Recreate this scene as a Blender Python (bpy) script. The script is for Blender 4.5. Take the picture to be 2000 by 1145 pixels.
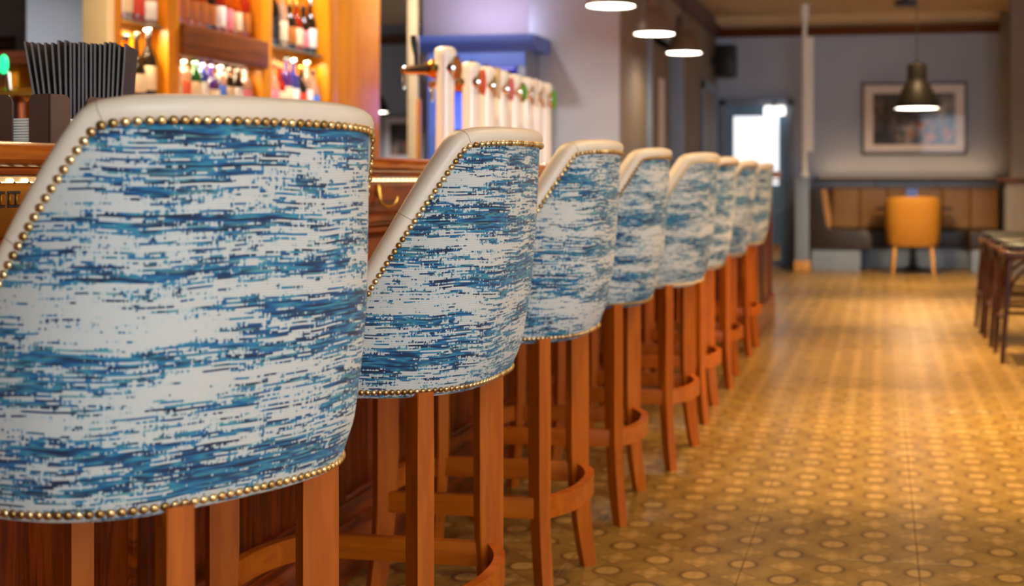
import bpy, bmesh, math, random
from mathutils import Vector, Matrix
random.seed(7)
S = bpy.context.scene
for o in list(bpy.data.objects): bpy.data.objects.remove(o, do_unlink=True)
C = S.collection
PI = math.pi

# ------------------------------------------------------------------ camera
CAM_H = 1.02
cam = bpy.data.cameras.new('camera'); camo = bpy.data.objects.new('camera', cam); C.objects.link(camo)
camo.location = (0, 0, CAM_H); camo.rotation_euler = (PI/2, 0, math.radians(10))
cam.sensor_width = 36; cam.lens = 2500/2000*36
cam.shift_x = -279/2000; cam.shift_y = -222.5/2000
cam.clip_start = 0.05; cam.clip_end = 100
cam.dof.use_dof = True; cam.dof.focus_distance = 2.02; cam.dof.aperture_fstop = 3.9
S.camera = camo

# ------------------------------------------------------------------ light
def lin(c):
    return tuple(((v/255)/12.92 if v/255 <= .04045 else ((v/255+.055)/1.055)**2.4) for v in c)
W = bpy.data.worlds.new('world'); S.world = W; W.use_nodes = True
W.node_tree.nodes['Background'].inputs[0].default_value = (.62, .76, 1, 1)
W.node_tree.nodes['Background'].inputs[1].default_value = 1.0
def area(name, loc, rot, sx, sy, power, col, spread=None, shape='RECTANGLE'):
    l = bpy.data.lights.new(name, 'AREA'); l.shape = shape; l.size = sx
    if shape in ('RECTANGLE', 'ELLIPSE'): l.size_y = sy
    l.energy = power; l.color = col
    if spread: l.spread = math.radians(spread)
    o = bpy.data.objects.new(name, l); C.objects.link(o); o.location = loc; o.rotation_euler = rot
    return o
DAY = (.74, .88, 1.0); WARM = (1.0, .70, .34)
# daylight entering the street windows behind the camera and in the right-hand wall
area('daylight_front_window', (2.6, -2.38, 1.75), (math.radians(82), 0, math.radians(14)), 3.2, 1.7, 165, DAY)
for yy, pw in ((1.2, 26), (5.6, 20), (10.4, 16)):
    area('daylight_side_window', (4.36, yy, 1.75), (0, math.radians(84), 0), 1.6, 2.2, pw, (1.0, .80, .56))
# low warm sun through the right-hand windows
sl = bpy.data.lights.new('sun', 'SUN'); sl.energy = 6.0; sl.color = (1.0, .76, .40); sl.angle = math.radians(3)
so = bpy.data.objects.new('sun', sl); C.objects.link(so); so.rotation_euler = (0, math.radians(63), math.radians(6))
# warm ceiling fill added over the aisle, the stools and the bar
for xx, yy, pw, sp in ((.45, 5.4, 22, 64), (.45, 7.6, 30, 64), (.45, 10.0, 34, 70), (.4, 12.6, 16, 110), (-2.4, 4.2, 34, 130), (.2, 2.8, 9, 110), (.15, 4.4, 15, 120), (.15, 6.4, 17, 120)):
    area('ceiling_fill', (xx, yy, 2.90), (0, 0, 0), .16, .16, pw, WARM, sp, 'DISK')
# neutral white fill added for the pier, blue unit and side room
for xx, yy, pw in ((-5.6, 12.6, 150), (-5.2, 5.6, 34), (-2.7, 6.6, 30), (-2.95, 8.25, 20)):
    area('ceiling_fill', (xx, yy, 2.90), (0, 0, 0), .16, .16, pw, (1.0, .94, .90), 130, 'DISK')
S.view_settings.view_transform = 'Standard'; S.view_settings.look = 'None'
S.view_settings.gamma = 1; S.view_settings.use_curve_mapping = False
S.view_settings.exposure = 0.27

# ------------------------------------------------------------------ materials
MATS = {}
class NT:
    def __init__(s, m): s.t = m.node_tree; s.n = s.t.nodes; s.l = s.t.links
    def add(s, typ, **kw):
        n = s.n.new(typ)
        for k, v in kw.items():
            if k == 'ins':
                for i, val in v.items():
                    if hasattr(val, 'links') or isinstance(val, bpy.types.NodeSocket): s.l.new(val, n.inputs[i])
                    else: n.inputs[i].default_value = val
            else: setattr(n, k, v)
        return n
    def m(s, op, a, b=0.0, c=None):
        n = s.add('ShaderNodeMath', operation=op, ins={0: a, 1: b})
        if c is not None:
            if isinstance(c, bpy.types.NodeSocket): s.l.new(c, n.inputs[2])
            else: n.inputs[2].default_value = c
        return n.outputs[0]
    def xyz(s, v):
        n = s.add('ShaderNodeSeparateXYZ', ins={0: v}); return n.outputs
    def vec(s, x, y, z=0.0):
        return s.add('ShaderNodeCombineXYZ', ins={0: x, 1: y, 2: z}).outputs[0]
    def noise(s, v, scale=1.0, detail=2.0, rough=.5, dim='3D', dist=0.0):
        n = s.add('ShaderNodeTexNoise', noise_dimensions=dim, ins={'Vector': v, 'Scale': scale, 'Detail': detail, 'Roughness': rough, 'Distortion': dist})
        return n.outputs[0]
    def ramp(s, f, stops, interp='LINEAR'):
        n = s.add('ShaderNodeValToRGB', ins={0: f}); r = n.color_ramp; r.interpolation = interp
        while len(r.elements) < len(stops): r.elements.new(.5)
        for e, (p, c) in zip(r.elements, stops): e.position = p; e.color = (*c, 1) if len(c) == 3 else c
        return n.outputs[0]
    def mix(s, f, a, b, typ='MIX'):
        n = s.add('ShaderNodeMix', data_type='RGBA', blend_type=typ)
        for i, v in ((0, f), (6, a), (7, b)):
            if isinstance(v, bpy.types.NodeSocket): s.l.new(v, n.inputs[i])
            else: n.inputs[i].default_value = v if i == 0 else ((*v, 1) if len(v) == 3 else v)
        return n.outputs[2]
def base(name):
    m = bpy.data.materials.new(name); m.use_nodes = True; t = NT(m)
    b = t.n['Principled BSDF']; MATS[name] = m
    return m, t, b
def sset(b, **kw):
    for k, v in kw.items():
        k = k.replace('_', ' ')
        b.inputs[k].default_value = v
def plain(name, col, rough=.5, metal=0.0, var=.12, scale=6.0, bump=0.0, **kw):
    m, t, b = base(name); c = lin(col)
    co = t.add('ShaderNodeTexCoord').outputs['Object']
    n = t.noise(co, scale, 3)
    d = tuple(max(0, v*(1-var)) for v in c); u = tuple(min(1, v*(1+var)) for v in c)
    t.l.new(t.ramp(n, [(.3, d), (.7, u)]), b.inputs['Base Color'])
    sset(b, Roughness=rough, Metallic=metal, **kw)
    if bump:
        bn = t.add('ShaderNodeBump', ins={'Strength': bump, 'Height': t.noise(co, scale*18, 3)}); bn.inputs['Distance'].default_value = .002
        t.l.new(bn.outputs[0], b.inputs['Normal'])
    return m
def wood(name, dark, mid, light, axis='Z', rough=.35, scale=1.0, coat=.25, grain=1.0):
    m, t, b = base(name)
    co = t.add('ShaderNodeTexCoord').outputs['Object']
    rnd = t.add('ShaderNodeObjectInfo').outputs['Random']
    off = t.m('MULTIPLY', rnd, 7.0)
    x, y, z = t.xyz(co)
    L, A = 1.2*scale, 14*scale
    f = {'X': (L, A, A), 'Y': (A, L, A), 'Z': (A, A, L)}[axis]
    v = t.vec(t.m('ADD', t.m('MULTIPLY', x, f[0]), off), t.m('ADD', t.m('MULTIPLY', y, f[1]), off), t.m('MULTIPLY', z, f[2]))
    n1 = t.noise(v, 1.0, 4, .6, dist=.6)
    rings = t.m('SINE', t.m('MULTIPLY', n1, 26.0))
    n2 = t.noise(v, 9.0, 3, .6)
    k = t.m('ADD', t.m('MULTIPLY', rings, .22*grain), t.m('ADD', t.m('MULTIPLY', n2, .5*grain), .25*1.0 + .25*(1-grain)))
    t.l.new(t.ramp(k, [(.12, lin(dark)), (.5, lin(mid)), (.88, lin(light))]), b.inputs['Base Color'])
    sset(b, Roughness=rough); b.inputs['Specular IOR Level'].default_value = .28; b.inputs['Coat Weight'].default_value = coat*.4; b.inputs['Coat Roughness'].default_value = .18
    bn = t.add('ShaderNodeBump', ins={'Strength': .12, 'Height': n2}); bn.inputs['Distance'].default_value = .001
    t.l.new(bn.outputs[0], b.inputs['Normal'])
    return m
def emit(name, col, strength):
    m, t, b = base(name)
    sset(b, Roughness=.4); b.inputs['Base Color'].default_value = (*col, 1)
    b.inputs['Emission Color'].default_value = (*col, 1); b.inputs['Emission Strength'].default_value = strength
    return m

def fabric(name):
    m, t, b = base(name)
    uv = t.add('ShaderNodeUVMap').outputs[0]
    rnd = t.add('ShaderNodeObjectInfo').outputs['Random']
    U0, V0, _ = t.xyz(uv)
    U = t.m('ADD', U0, t.m('MULTIPLY', rnd, 13.0)); V1 = t.m('ADD', V0, t.m('MULTIPLY', rnd, 5.0))
    V = t.m('ADD', V1, t.m('MULTIPLY', t.noise(t.vec(t.m('MULTIPLY', U, 7.0), t.m('MULTIPLY', V1, 5.0)), 1.0, 2, dim='2D'), .012))
    RH = .0026; CW = .0019
    row = t.m('FLOOR', t.m('DIVIDE', V, RH))
    col = t.m('FLOOR', t.m('DIVIDE', U, CW))
    # long weft streaks, one set of lengths per woven row, ragged by single threads
    st = t.noise(t.vec(t.m('MULTIPLY', U, 15.0), t.m('MULTIPLY', row, 5.37)), 1.0, 3, .6, '2D')
    st2 = t.noise(t.vec(t.m('MULTIPLY', U, 75.0), t.m('MULTIPLY', row, 3.71)), 1.0, 2, .5, '2D')
    band = t.noise(t.vec(t.m('MULTIPLY', U, 2.6), t.m('MULTIPLY', V, 20.0)), 1.0, 2.0, .55, '2D')
    wn = t.add('ShaderNodeTexWhiteNoise', noise_dimensions='2D', ins={'Vector': t.vec(col, row)}).outputs[0]
    warp = t.noise(t.vec(t.m('MULTIPLY', U, 260.0), t.m('MULTIPLY', V, 60.0)), 1.0, 2, .5, '2D')
    val = t.m('ADD', t.m('ADD', t.m('MULTIPLY', st, 1.25), -.125), t.m('MULTIPLY', st2, .34))
    val = t.m('ADD', val, t.m('MULTIPLY', t.m('SUBTRACT', band, .5), 1.12))
    val = t.m('ADD', val, t.m('MULTIPLY', t.m('SUBTRACT', wn, .5), .12))
    val = t.m('ADD', val, t.m('MULTIPLY', t.m('SUBTRACT', warp, .5), .36))
    mask = t.ramp(val, [(.652, (0, 0, 0)), (.668, (1, 1, 1))])
    tint = t.ramp(val, [(.52, (0, 0, 0)), (.67, (1, 1, 1))])
    hue = t.noise(t.vec(t.m('MULTIPLY', U, 11.0), t.m('MULTIPLY', row, 2.57), ), 1.0, 2, .5, '2D')
    blue = t.ramp(hue, [(.30, lin((20, 30, 60))), (.40, lin((20, 58, 98))), (.48, lin((24, 98, 146))), (.55, lin((58, 136, 158))), (.62, lin((24, 44, 78))), (.72, lin((92, 150, 154)))])
    # off-white ground: knitted stitches with small grey gaps
    su = t.m('SINE', t.m('MULTIPLY', U, 2*PI/(CW*1.15))); sv = t.m('SINE', t.m('MULTIPLY', V, 2*PI/(RH*1.2)))
    gap = t.ramp(t.m('MULTIPLY', t.m('ADD', su, 1.0), t.m('ADD', sv, 1.0)), [(.0, (0, 0, 0)), (.9, (1, 1, 1))])
    ground = t.mix(t.m('MULTIPLY', gap, .42), lin((218, 214, 206)), lin((124, 132, 140)))
    ground = t.mix(t.m('MULTIPLY', tint, .38), ground, lin((140, 186, 196)))
    colr = t.mix(mask, ground, blue)
    t.l.new(colr, b.inputs['Base Color'])
    sset(b, Roughness=.85); b.inputs['Sheen Weight'].default_value = .15
    h = t.m('ADD', t.m('MULTIPLY', gap, -.6), t.m('MULTIPLY', mask, -.35))
    bn = t.add('ShaderNodeBump', ins={'Strength': .45, 'Height': h}); bn.inputs['Distance'].default_value = .0012
    t.l.new(bn.outputs[0], b.inputs['Normal'])
    return m

def floor_mat(name):
    m, t, b = base(name)
    pos = t.add('ShaderNodeNewGeometry').outputs['Position']
    x, y, _ = t.xyz(pos)
    G = .457/4
    px = t.m('DIVIDE', t.m('ADD', x, .359), G); py = t.m('DIVIDE', t.m('ADD', y, .05), G)
    cx = t.m('FLOOR', t.m('ADD', px, .5)); cy = t.m('FLOOR', t.m('ADD', py, .5))
    fx = t.m('SUBTRACT', px, cx); fy = t.m('SUBTRACT', py, cy)
    par = t.m('ABSOLUTE', t.m('SUBTRACT', t.m('MULTIPLY', t.m('FRACT', t.m('MULTIPLY', t.m('ADD', cx, cy), .5)), 2.0), 0.0))
    par = t.m('GREATER_THAN', par, .5)                # 1 = flower cell, 0 = medallion cell
    r = t.m('SQRT', t.m('ADD', t.m('MULTIPLY', fx, fx), t.m('MULTIPLY', fy, fy)))
    ax = t.m('ABSOLUTE', fx); ay = t.m('ABSOLUTE', fy)
    def band_(v, c, w):                                # soft line at value c
        d = t.m('ABSOLUTE', t.m('SUBTRACT', v, c))
        return t.m('SUBTRACT', 1.0, t.m('SMOOTH_MIN', t.m('DIVIDE', d, w), 1.0, .1))
    def inside(v, c, w=.02):
        return t.add('ShaderNodeMapRange', interpolation_type='SMOOTHSTEP', ins={0: v, 1: c-w, 2: c+w, 3: 1.0, 4: 0.0}).outputs[0]
    disc = inside(r, .27); ring = t.m('MAXIMUM', band_(r, .325, .085), t.m('MULTIPLY', band_(r, .44, .04), .35))
    cross = t.m('MULTIPLY', inside(t.m('MINIMUM', ax, ay), .045), inside(r, .24))
    petal = inside(t.m('ADD', t.m('MULTIPLY', t.m('MAXIMUM', ax, ay), .9), t.m('MULTIPLY', t.m('MINIMUM', ax, ay), 1.5)), .40, .03)
    petal = t.m('MULTIPLY', petal, t.m('SUBTRACT', 1.0, band_(r, .2, .09)))
    dia = t.m('MULTIPLY', band_(t.m('ADD', ax, ay), .46, .06), .7)
    # curling vines between the motifs
    vine = t.m('MULTIPLY', band_(t.noise(t.vec(px, py), 2.6, 1.5, dim='2D'), .5, .05), inside(t.m('MULTIPLY', r, -1.0), -.45, .04))
    light_ = t.m('ADD', t.m('MULTIPLY', t.m('SUBTRACT', 1.0, par), t.m('SUBTRACT', disc, t.m('MULTIPLY', cross, .5))), t.m('MULTIPLY', par, petal))
    dark_ = t.m('ADD', t.m('MULTIPLY', t.m('SUBTRACT', 1.0, par), ring), t.m('ADD', t.m('MULTIPLY', par, dia), t.m('MULTIPLY', vine, .5)))
    ground = t.ramp(t.noise(pos, 9.0, 4), [(.3, lin((122, 92, 40))), (.7, lin((144, 112, 52)))])
    c = t.mix(t.m('MINIMUM', t.m('MULTIPLY', light_, .55), 1.0), ground, lin((184, 146, 88)))
    c = t.mix(t.m('MINIMUM', t.m('MULTIPLY', dark_, .92), 1.0), c, lin((70, 42, 14)))
    t.l.new(c, b.inputs['Base Color'])
    ro = t.add('ShaderNodeMapRange', ins={0: t.noise(pos, 3.0, 3), 1: .3, 2: .7, 3: .26, 4: .36}).outputs[0]
    t.l.new(ro, b.inputs['Roughness'])
    bn = t.add('ShaderNodeBump', ins={'Strength': .25, 'Height': t.m('SUBTRACT', light_, dark_)}); bn.inputs['Distance'].default_value = .0008
    t.l.new(bn.outputs[0], b.inputs['Normal'])
    b.inputs['Specular IOR Level'].default_value = .6
    return m

M = {}
M['fabric'] = fabric('woven_blue_fabric')
M['leather'] = plain('cream_leather', (226, 208, 186), .42, var=.05, scale=9, bump=.08)
M['seam'] = plain('leather_seam_thread', (150, 128, 104), .7)
M['under'] = plain('black_underlining', (28, 26, 26), .9)
def nailmat():
    m, t, b = base('antique_brass_nail')
    r = t.add('ShaderNodeObjectInfo').outputs['Random']
    n = t.noise(t.add('ShaderNodeTexCoord').outputs['Object'], 300.0, 2)
    k = t.m('ADD', t.m('MULTIPLY', r, .8), t.m('MULTIPLY', n, .2))
    t.l.new(t.ramp(k, [(.1, lin((150, 116, 66))), (.45, lin((206, 172, 116))), (.9, lin((232, 210, 164)))]), b.inputs['Base Color'])
    sset(b, Roughness=.33, Metallic=1.0)
    return m
M['nail'] = nailmat()
M['leg'] = wood('honey_beech_leg', (134, 56, 2), (172, 82, 4), (192, 102, 10), 'Z', .42, 1.0, .1, .5)
M['leg_h'] = wood('honey_beech_rail', (134, 56, 2), (172, 82, 4), (192, 102, 10), 'X', .42, 1.0, .1, .5)
M['bar_v'] = wood('bar_oak_upright', (58, 16, 1), (104, 36, 2), (132, 52, 4), 'Z', .36, 1.0, .2)
M['bar_h'] = wood('bar_oak_length', (72, 22, 1), (122, 46, 2), (152, 68, 6), 'Y', .32, 1.0, .25)
M['bar_top'] = wood('bar_top_oak', (118, 50, 6), (172, 86, 16), (200, 114, 30), 'Y', .2, 1.0, .6)
M['oak_v'] = wood('back_bar_oak_upright', (170, 90, 4), (202, 124, 12), (216, 146, 30), 'Z', .35, .6, .3, .6)
M['oak_h'] = wood('back_bar_oak_length', (160, 84, 4), (192, 114, 10), (210, 138, 26), 'Y', .35, .6, .3, .6)
M['oak_dark'] = wood('dark_oak_board', (72, 34, 8), (104, 54, 14), (124, 68, 20), 'Y', .4, .6, .2)
M['brown_trim'] = wood('brown_moulding', (52, 24, 10), (86, 42, 18), (106, 54, 24), 'X', .4, 1, .2)
M['dark_wood'] = wood('dark_stool_wood', (34, 15, 5), (62, 29, 10), (82, 42, 16), 'Z', .35, 1, .3)
M['pale_wood'] = wood('pale_beech', (190, 132, 66), (214, 158, 88), (226, 176, 108), 'Z', .45, 1, .1, .6)
M['cream_wood'] = plain('cream_painted_post', (230, 206, 160), .5, var=.04)
M['brass'] = plain('polished_brass', (196, 142, 62), .24, 1.0, .08, 30)
M['brass_plate'] = plain('brushed_brass_plate', (158, 104, 36), .42, 1.0, .12, 12)
M['chrome'] = plain('chrome', (226, 220, 210), .1, 1.0, .03)
M['black'] = plain('black_plastic', (16, 15, 15), .4)
M['black_metal'] = plain('black_metal_shade', (34, 30, 27), .38, .3)
M['grey_metal'] = plain('grey_brown_metal_shade', (96, 84, 74), .42, .3)
M['font'] = plain('white_tap_column', (250, 246, 236), .22, var=.02, Coat_Weight=.5)
M['wall_back'] = plain('blue_grey_plaster', (172, 184, 206), .8, var=.03, scale=2, bump=.06)
M['wall'] = plain('grey_plaster', (176, 184, 196), .8, var=.03, scale=2, bump=.06)
M['wall_lilac'] = plain('pale_lilac_plaster', (196, 188, 200), .8, var=.03, scale=2, bump=.06)
M['wall_dark'] = plain('taupe_plaster', (124, 112, 104), .8, var=.04, scale=2, bump=.06)
M['ceiling'] = plain('ceiling_paint', (206, 182, 142), .85, var=.04, scale=1.5)
M['white_paint'] = plain('white_paint', (244, 244, 242), .45, var=.03)
M['blue_paint'] = plain('blue_cabinet_paint', (96, 126, 216), .5, var=.05)
M['greyblue'] = plain('grey_blue_paint', (132, 146, 168), .55, var=.05)
M['door_blue'] = plain('blue_grey_door_paint', (126, 164, 194), .5, var=.05)
M['tan'] = plain('tan_leather_back', (178, 128, 72), .5, var=.1, scale=4)
M['dark_leather'] = plain('dark_brown_leather', (46, 34, 28), .42, var=.15)
M['stool_pad'] = plain('black_green_leather', (52, 50, 42), .4, var=.15)
M['mustard'] = plain('mustard_upholstery', (160, 104, 12), .8, var=.06, bump=.2, scale=20)
M['menu'] = plain('black_menu_board', (34, 28, 26), .55, var=.2)
M['menu_edge'] = plain('grey_menu_edge', (112, 106, 106), .6, var=.1, scale=40)
M['caddy'] = plain('dark_brown_leather_holder', (92, 66, 50), .5, var=.1, scale=14)
M['paper'] = plain('white_paper', (244, 238, 226), .7, var=.02)
M['floor'] = floor_mat('patterned_vinyl_tile')
M['grout'] = plain('dark_tile_joint', (66, 46, 26), .8)
M['barfloor'] = plain('dark_bar_floor', (70, 58, 48), .6)
M['lamp_glow'] = emit('lamp_diffuser_glow', (1, .90, .72), 13)
M['lamp_glow2'] = emit('lamp_diffuser_glow_dim', (1, .78, .48), 14)
M['led'] = emit('warm_led', (1, .76, .40), 2.4)
M['led_soft'] = emit('warm_led_lens', (1, .68, .30), .3)
M['green'] = emit('green_lit_badge', (.02, .8, .25), 1.6)
M['daylight_pane'] = emit('bright_daylit_glass', (.93, .97, 1.0), .95)
M['exit_white'] = emit('white_lit_bulkhead', (1, .98, .94), 1.8)
M['purple_led'] = emit('purple_led', (.42, .40, 1.0), .8)
def glass(name, col, rough=.05, tr=.75):
    m = plain(name, col, rough, var=.03); b = m.node_tree.nodes['Principled BSDF']
    b.inputs['Transmission Weight'].default_value = tr; b.inputs['IOR'].default_value = 1.35
    b.inputs['Coat Weight'].default_value = .3
    return m
M['g_amber'] = glass('amber_spirit', (224, 112, 20)); M['g_red'] = glass('red_spirit', (196, 60, 24)); M['g_dark'] = glass('dark_glass', (36, 26, 20), .06, .3)
M['g_clear'] = glass('clear_glass', (240, 236, 226), .04, .85); M['g_green'] = glass('green_glass', (30, 110, 50)); M['g_blue'] = glass('blue_glass', (58, 84, 196)); M['g_purple'] = glass('purple_glass', (96, 70, 170))
M['g_shelf'] = glass('glass_shelf', (170, 196, 180), .05, .7)
M['l_cream'] = plain('cream_label', (226, 200, 158), .6, var=.05); M['l_white'] = plain('white_label', (236, 230, 220), .6, var=.04)
M['l_pink'] = plain('pink_label', (220, 120, 130), .6); M['l_red'] = plain('red_label', (206, 60, 36), .6); M['l_blue'] = plain('blue_label', (70, 120, 220), .6)
M['cap_black'] = plain('black_cap', (26, 24, 24), .3); M['cap_gold'] = plain('gold_cap', (214, 170, 90), .25, 1.0); M['cap_silver'] = plain('silver_cap', (220, 216, 210), .2, 1.0); M['cap_red'] = plain('red_cap', (170, 34, 26), .35)
M['badge_orange'] = plain('orange_badge', (226, 96, 50), .4); M['badge_green'] = plain('green_badge', (90, 176, 60), .4); M['badge_amber'] = plain('amber_badge', (170, 96, 30), .4)
def picture_mat():
    m, t, b = base('dark_photo_print')
    co = t.add('ShaderNodeTexCoord').outputs['Object']
    x, y, z = t.xyz(co)
    k = t.noise(t.vec(t.m('MULTIPLY', x, 5.0), 0.0, t.m('MULTIPLY', z, 3.2)), 1.0, 4, .55)
    c = t.ramp(k, [(.38, lin((34, 30, 30))), (.5, lin((66, 56, 54))), (.6, lin((120, 108, 104))), (.72, lin((190, 180, 176)))])
    d = t.m('ADD', t.m('POWER', t.m('MULTIPLY', t.m('SUBTRACT', x, .2), 3.4), 2.0), t.m('POWER', t.m('MULTIPLY', t.m('ADD', z, .16), 6.0), 2.0))
    k2 = t.m('MULTIPLY', t.ramp(d, [(.3, (1, 1, 1)), (1, (0, 0, 0))]), t.ramp(t.noise(co, 9.0, 3), [(.45, (0, 0, 0)), (.55, (1, 1, 1))]))
    c = t.mix(k2, c, lin((206, 116, 48)))
    t.l.new(c, b.inputs['Base Color']); sset(b, Roughness=.5); b.inputs['Coat Weight'].default_value = .4; b.inputs['Coat Roughness'].default_value = .05
    return m
M['picture'] = picture_mat()
M['mount'] = plain('white_picture_mount', (232, 226, 228), .6, var=.02, Coat_Weight=.2)

# ------------------------------------------------------------------ mesh helpers
def bm_new(): return bmesh.new()
def add_box(bm, a, b, bev=0.0, seg=2, mat=None):
    x0, y0, z0 = [min(p, q) for p, q in zip(a, b)]; x1, y1, z1 = [max(p, q) for p, q in zip(a, b)]
    vs = [bm.verts.new(Vector(p)) for p in ((x0,y0,z0),(x1,y0,z0),(x1,y1,z0),(x0,y1,z0),(x0,y0,z1),(x1,y0,z1),(x1,y1,z1),(x0,y1,z1))]
    fs = [bm.faces.new([vs[i] for i in f]) for f in ((0,3,2,1),(4,5,6,7),(0,1,5,4),(1,2,6,5),(2,3,7,6),(3,0,4,7))]
    if bev:
        es = list({e for f in fs for e in f.edges})
        r = bmesh.ops.bevel(bm, geom=es, offset=bev, segments=seg, affect='EDGES', profile=.6)
        vs = list({v for v in vs if v.is_valid} | set(r['verts']))
    if mat is not None: bmesh.ops.transform(bm, matrix=mat, verts=vs)
    return vs
def add_lathe(bm, prof, n=20, o=(0,0,0), mat=None, caps=True):
    """profile [(r,z)...] spun about z"""
    rings = []; allv = []
    for r, z in prof:
        ring = [bm.verts.new((o[0]+r*math.cos(2*PI*i/n), o[1]+r*math.sin(2*PI*i/n), o[2]+z)) for i in range(n)]
        rings.append(ring); allv += ring
    for p, q in zip(rings, rings[1:]):
        for i in range(n): bm.faces.new((p[i], p[(i+1)%n], q[(i+1)%n], q[i]))
    if caps:
        if prof[0][0] > 1e-5: bm.faces.new(list(reversed(rings[0])))
        if prof[-1][0] > 1e-5: bm.faces.new(rings[-1])
    if mat is not None: bmesh.ops.transform(bm, matrix=mat, verts=allv)
    return allv
def add_loft(bm, rings, caps=True, closed=True):
    R = [[bm.verts.new(Vector(p)) for p in r] for r in rings]
    for p, q in zip(R, R[1:]):
        n = len(p)
        for i in range(n if closed else n-1): bm.faces.new((p[i], p[(i+1)%n], q[(i+1)%n], q[i]))
    if caps: bm.faces.new(list(reversed(R[0]))); bm.faces.new(R[-1])
def add_tube(bm, pts, r, n=8, radii=None):
    pts = [Vector(p) for p in pts]; rings = []
    up0 = None
    for i, p in enumerate(pts):
        t = (pts[min(i+1, len(pts)-1)]-pts[max(i-1, 0)]).normalized()
        ref = up0 if up0 is not None else (Vector((0,0,1)) if abs(t.z) < .9 else Vector((1,0,0)))
        a = (ref - t*ref.dot(t)).normalized(); up0 = a; b = t.cross(a)
        rr = radii[i] if radii else r
        rings.append([p + a*rr*math.cos(2*PI*k/n) + b*rr*math.sin(2*PI*k/n) for k in range(n)])
    add_loft(bm, rings)
def add_prism(bm, poly, axis, lo, hi, bev=0.0):
    """extrude a 2D polygon along axis ('X': (y,z), 'Y': (x,z), 'Z': (x,y))"""
    f = {'X': lambda p, t: (t, p[0], p[1]), 'Y': lambda p, t: (p[0], t, p[1]), 'Z': lambda p, t: (p[0], p[1], t)}[axis]
    A = [bm.verts.new(f(p, lo)) for p in poly]; B = [bm.verts.new(f(p, hi)) for p in poly]
    n = len(poly); fs = [bm.faces.new(A), bm.faces.new(list(reversed(B)))]
    for i in range(n): fs.append(bm.faces.new((A[i], B[i], B[(i+1)%n], A[(i+1)%n])))
    if bev:
        es = list(set(fs[0].edges) | set(fs[1].edges))
        bmesh.ops.bevel(bm, geom=es, offset=bev, segments=2, affect='EDGES', profile=.6)
def mesh_from(name, bm, mat, smooth=True, angle=40):
    bmesh.ops.recalc_face_normals(bm, faces=bm.faces[:])
    me = bpy.data.meshes.new(name); bm.to_mesh(me); bm.free()
    me.materials.append(M[mat] if isinstance(mat, str) else mat)
    if smooth:
        for p in me.polygons: p.use_smooth = True
        try: me.set_sharp_from_angle(angle=math.radians(angle))
        except Exception: pass
    return me
def obj(name, bm, mat, parent=None, smooth=True, angle=40, loc=None, rot=None):
    me = bm if isinstance(bm, bpy.types.Mesh) else mesh_from(name, bm, mat, smooth, angle)
    o = bpy.data.objects.new(name, me); C.objects.link(o)
    if parent is not None: o.parent = parent
    if loc is not None: o.location = loc
    if rot is not None: o.rotation_euler = rot
    return o
def tag(o, label, cat, group=None):
    o['label'] = label; o['category'] = cat
    if group: o['group'] = group
    return o
def thing(name, label, cat, loc=(0,0,0), rz=0, group=None):
    o = bpy.data.objects.new(name, None); C.objects.link(o); o.empty_display_size = .1
    o.location = loc; o.rotation_euler = (0, 0, rz)
    return tag(o, label, cat, group)
def struct(name, bm, mat, parent=None, label=None, **kw):
    o = obj(name, bm, mat, parent, **kw)
    if parent is None:
        o['kind'] = 'structure'
        if label: o['label'] = label
    return o
def box(a, b, bev=0.0, seg=2):
    bm = bm_new(); add_box(bm, a, b, bev, seg); return bm
def lathe(prof, n=20, o=(0,0,0), mat=None):
    bm = bm_new(); add_lathe(bm, prof, n, o, mat); return bm
def tube(pts, r, n=8, radii=None):
    bm = bm_new(); add_tube(bm, pts, r, n, radii); return bm
def prism(poly, axis, lo, hi, bev=0.0):
    bm = bm_new(); add_prism(bm, poly, axis, lo, hi, bev); return bm

# ================================================================== the room
XL, YB = -1.945, 15.30            # far-left wall and back wall
CZ = 2.96
fl = struct('floor', box((-8.2, -2.6, -.10), (4.6, YB, -.004)), 'grout', label='tan vinyl floor printed with medallions and flowers')
T = .457
def tile_mesh(w, d):
    return mesh_from('tile', box((-w/2, -d/2, -.004), (w/2, d/2, 0), .0006, 1), 'floor', False)
tm = tile_mesh(T-.0022, T-.0022)
X0 = -.359 - 2*T; Y0 = 2.10
bmr = bm_new()
for i in range(-1, 11):
    for j in range(-11, 29):
        cx, cy = X0+(i+.5)*T, Y0+(j+.5)*T
        if cy > YB-.1 or cy < -2.5 or cx > 4.5: continue
        if i < 7 and i >= 0 and 1 <= j:
            o = bpy.data.objects.new('tile', tm); C.objects.link(o); o.parent = fl; o.location = (cx, cy, 0)
        else:
            add_box(bmr, (cx-T/2+.001, cy-T/2+.001, -.004), (cx+T/2-.001, cy+T/2-.001, 0))
o = obj('tile_field', bmr, 'floor', fl, False); o['kind'] = 'stuff'
struct('floor_service_area', box((-8.2, -2.6, -.004), (-1.96, YB, -.001)), 'barfloor', label='dark floor behind the bar counter')
struct('ceiling', box((-8.2, -2.6, CZ), (4.6, YB, CZ+.1)), 'ceiling', label='cream brown ceiling with shallow panels')
for k, xx in enumerate((-1.2, -.35, .5, 1.4)):
    struct('trim_%d' % (k+10), box((xx, 1.0, CZ-.012), (xx+.06, YB-.16, CZ)), 'ceiling', label='ceiling panel batten')
struct('wall_back', box((-8.2, YB, 0), (4.6, YB+.12, CZ)), 'wall_back', label='grey plaster back wall')
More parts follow.
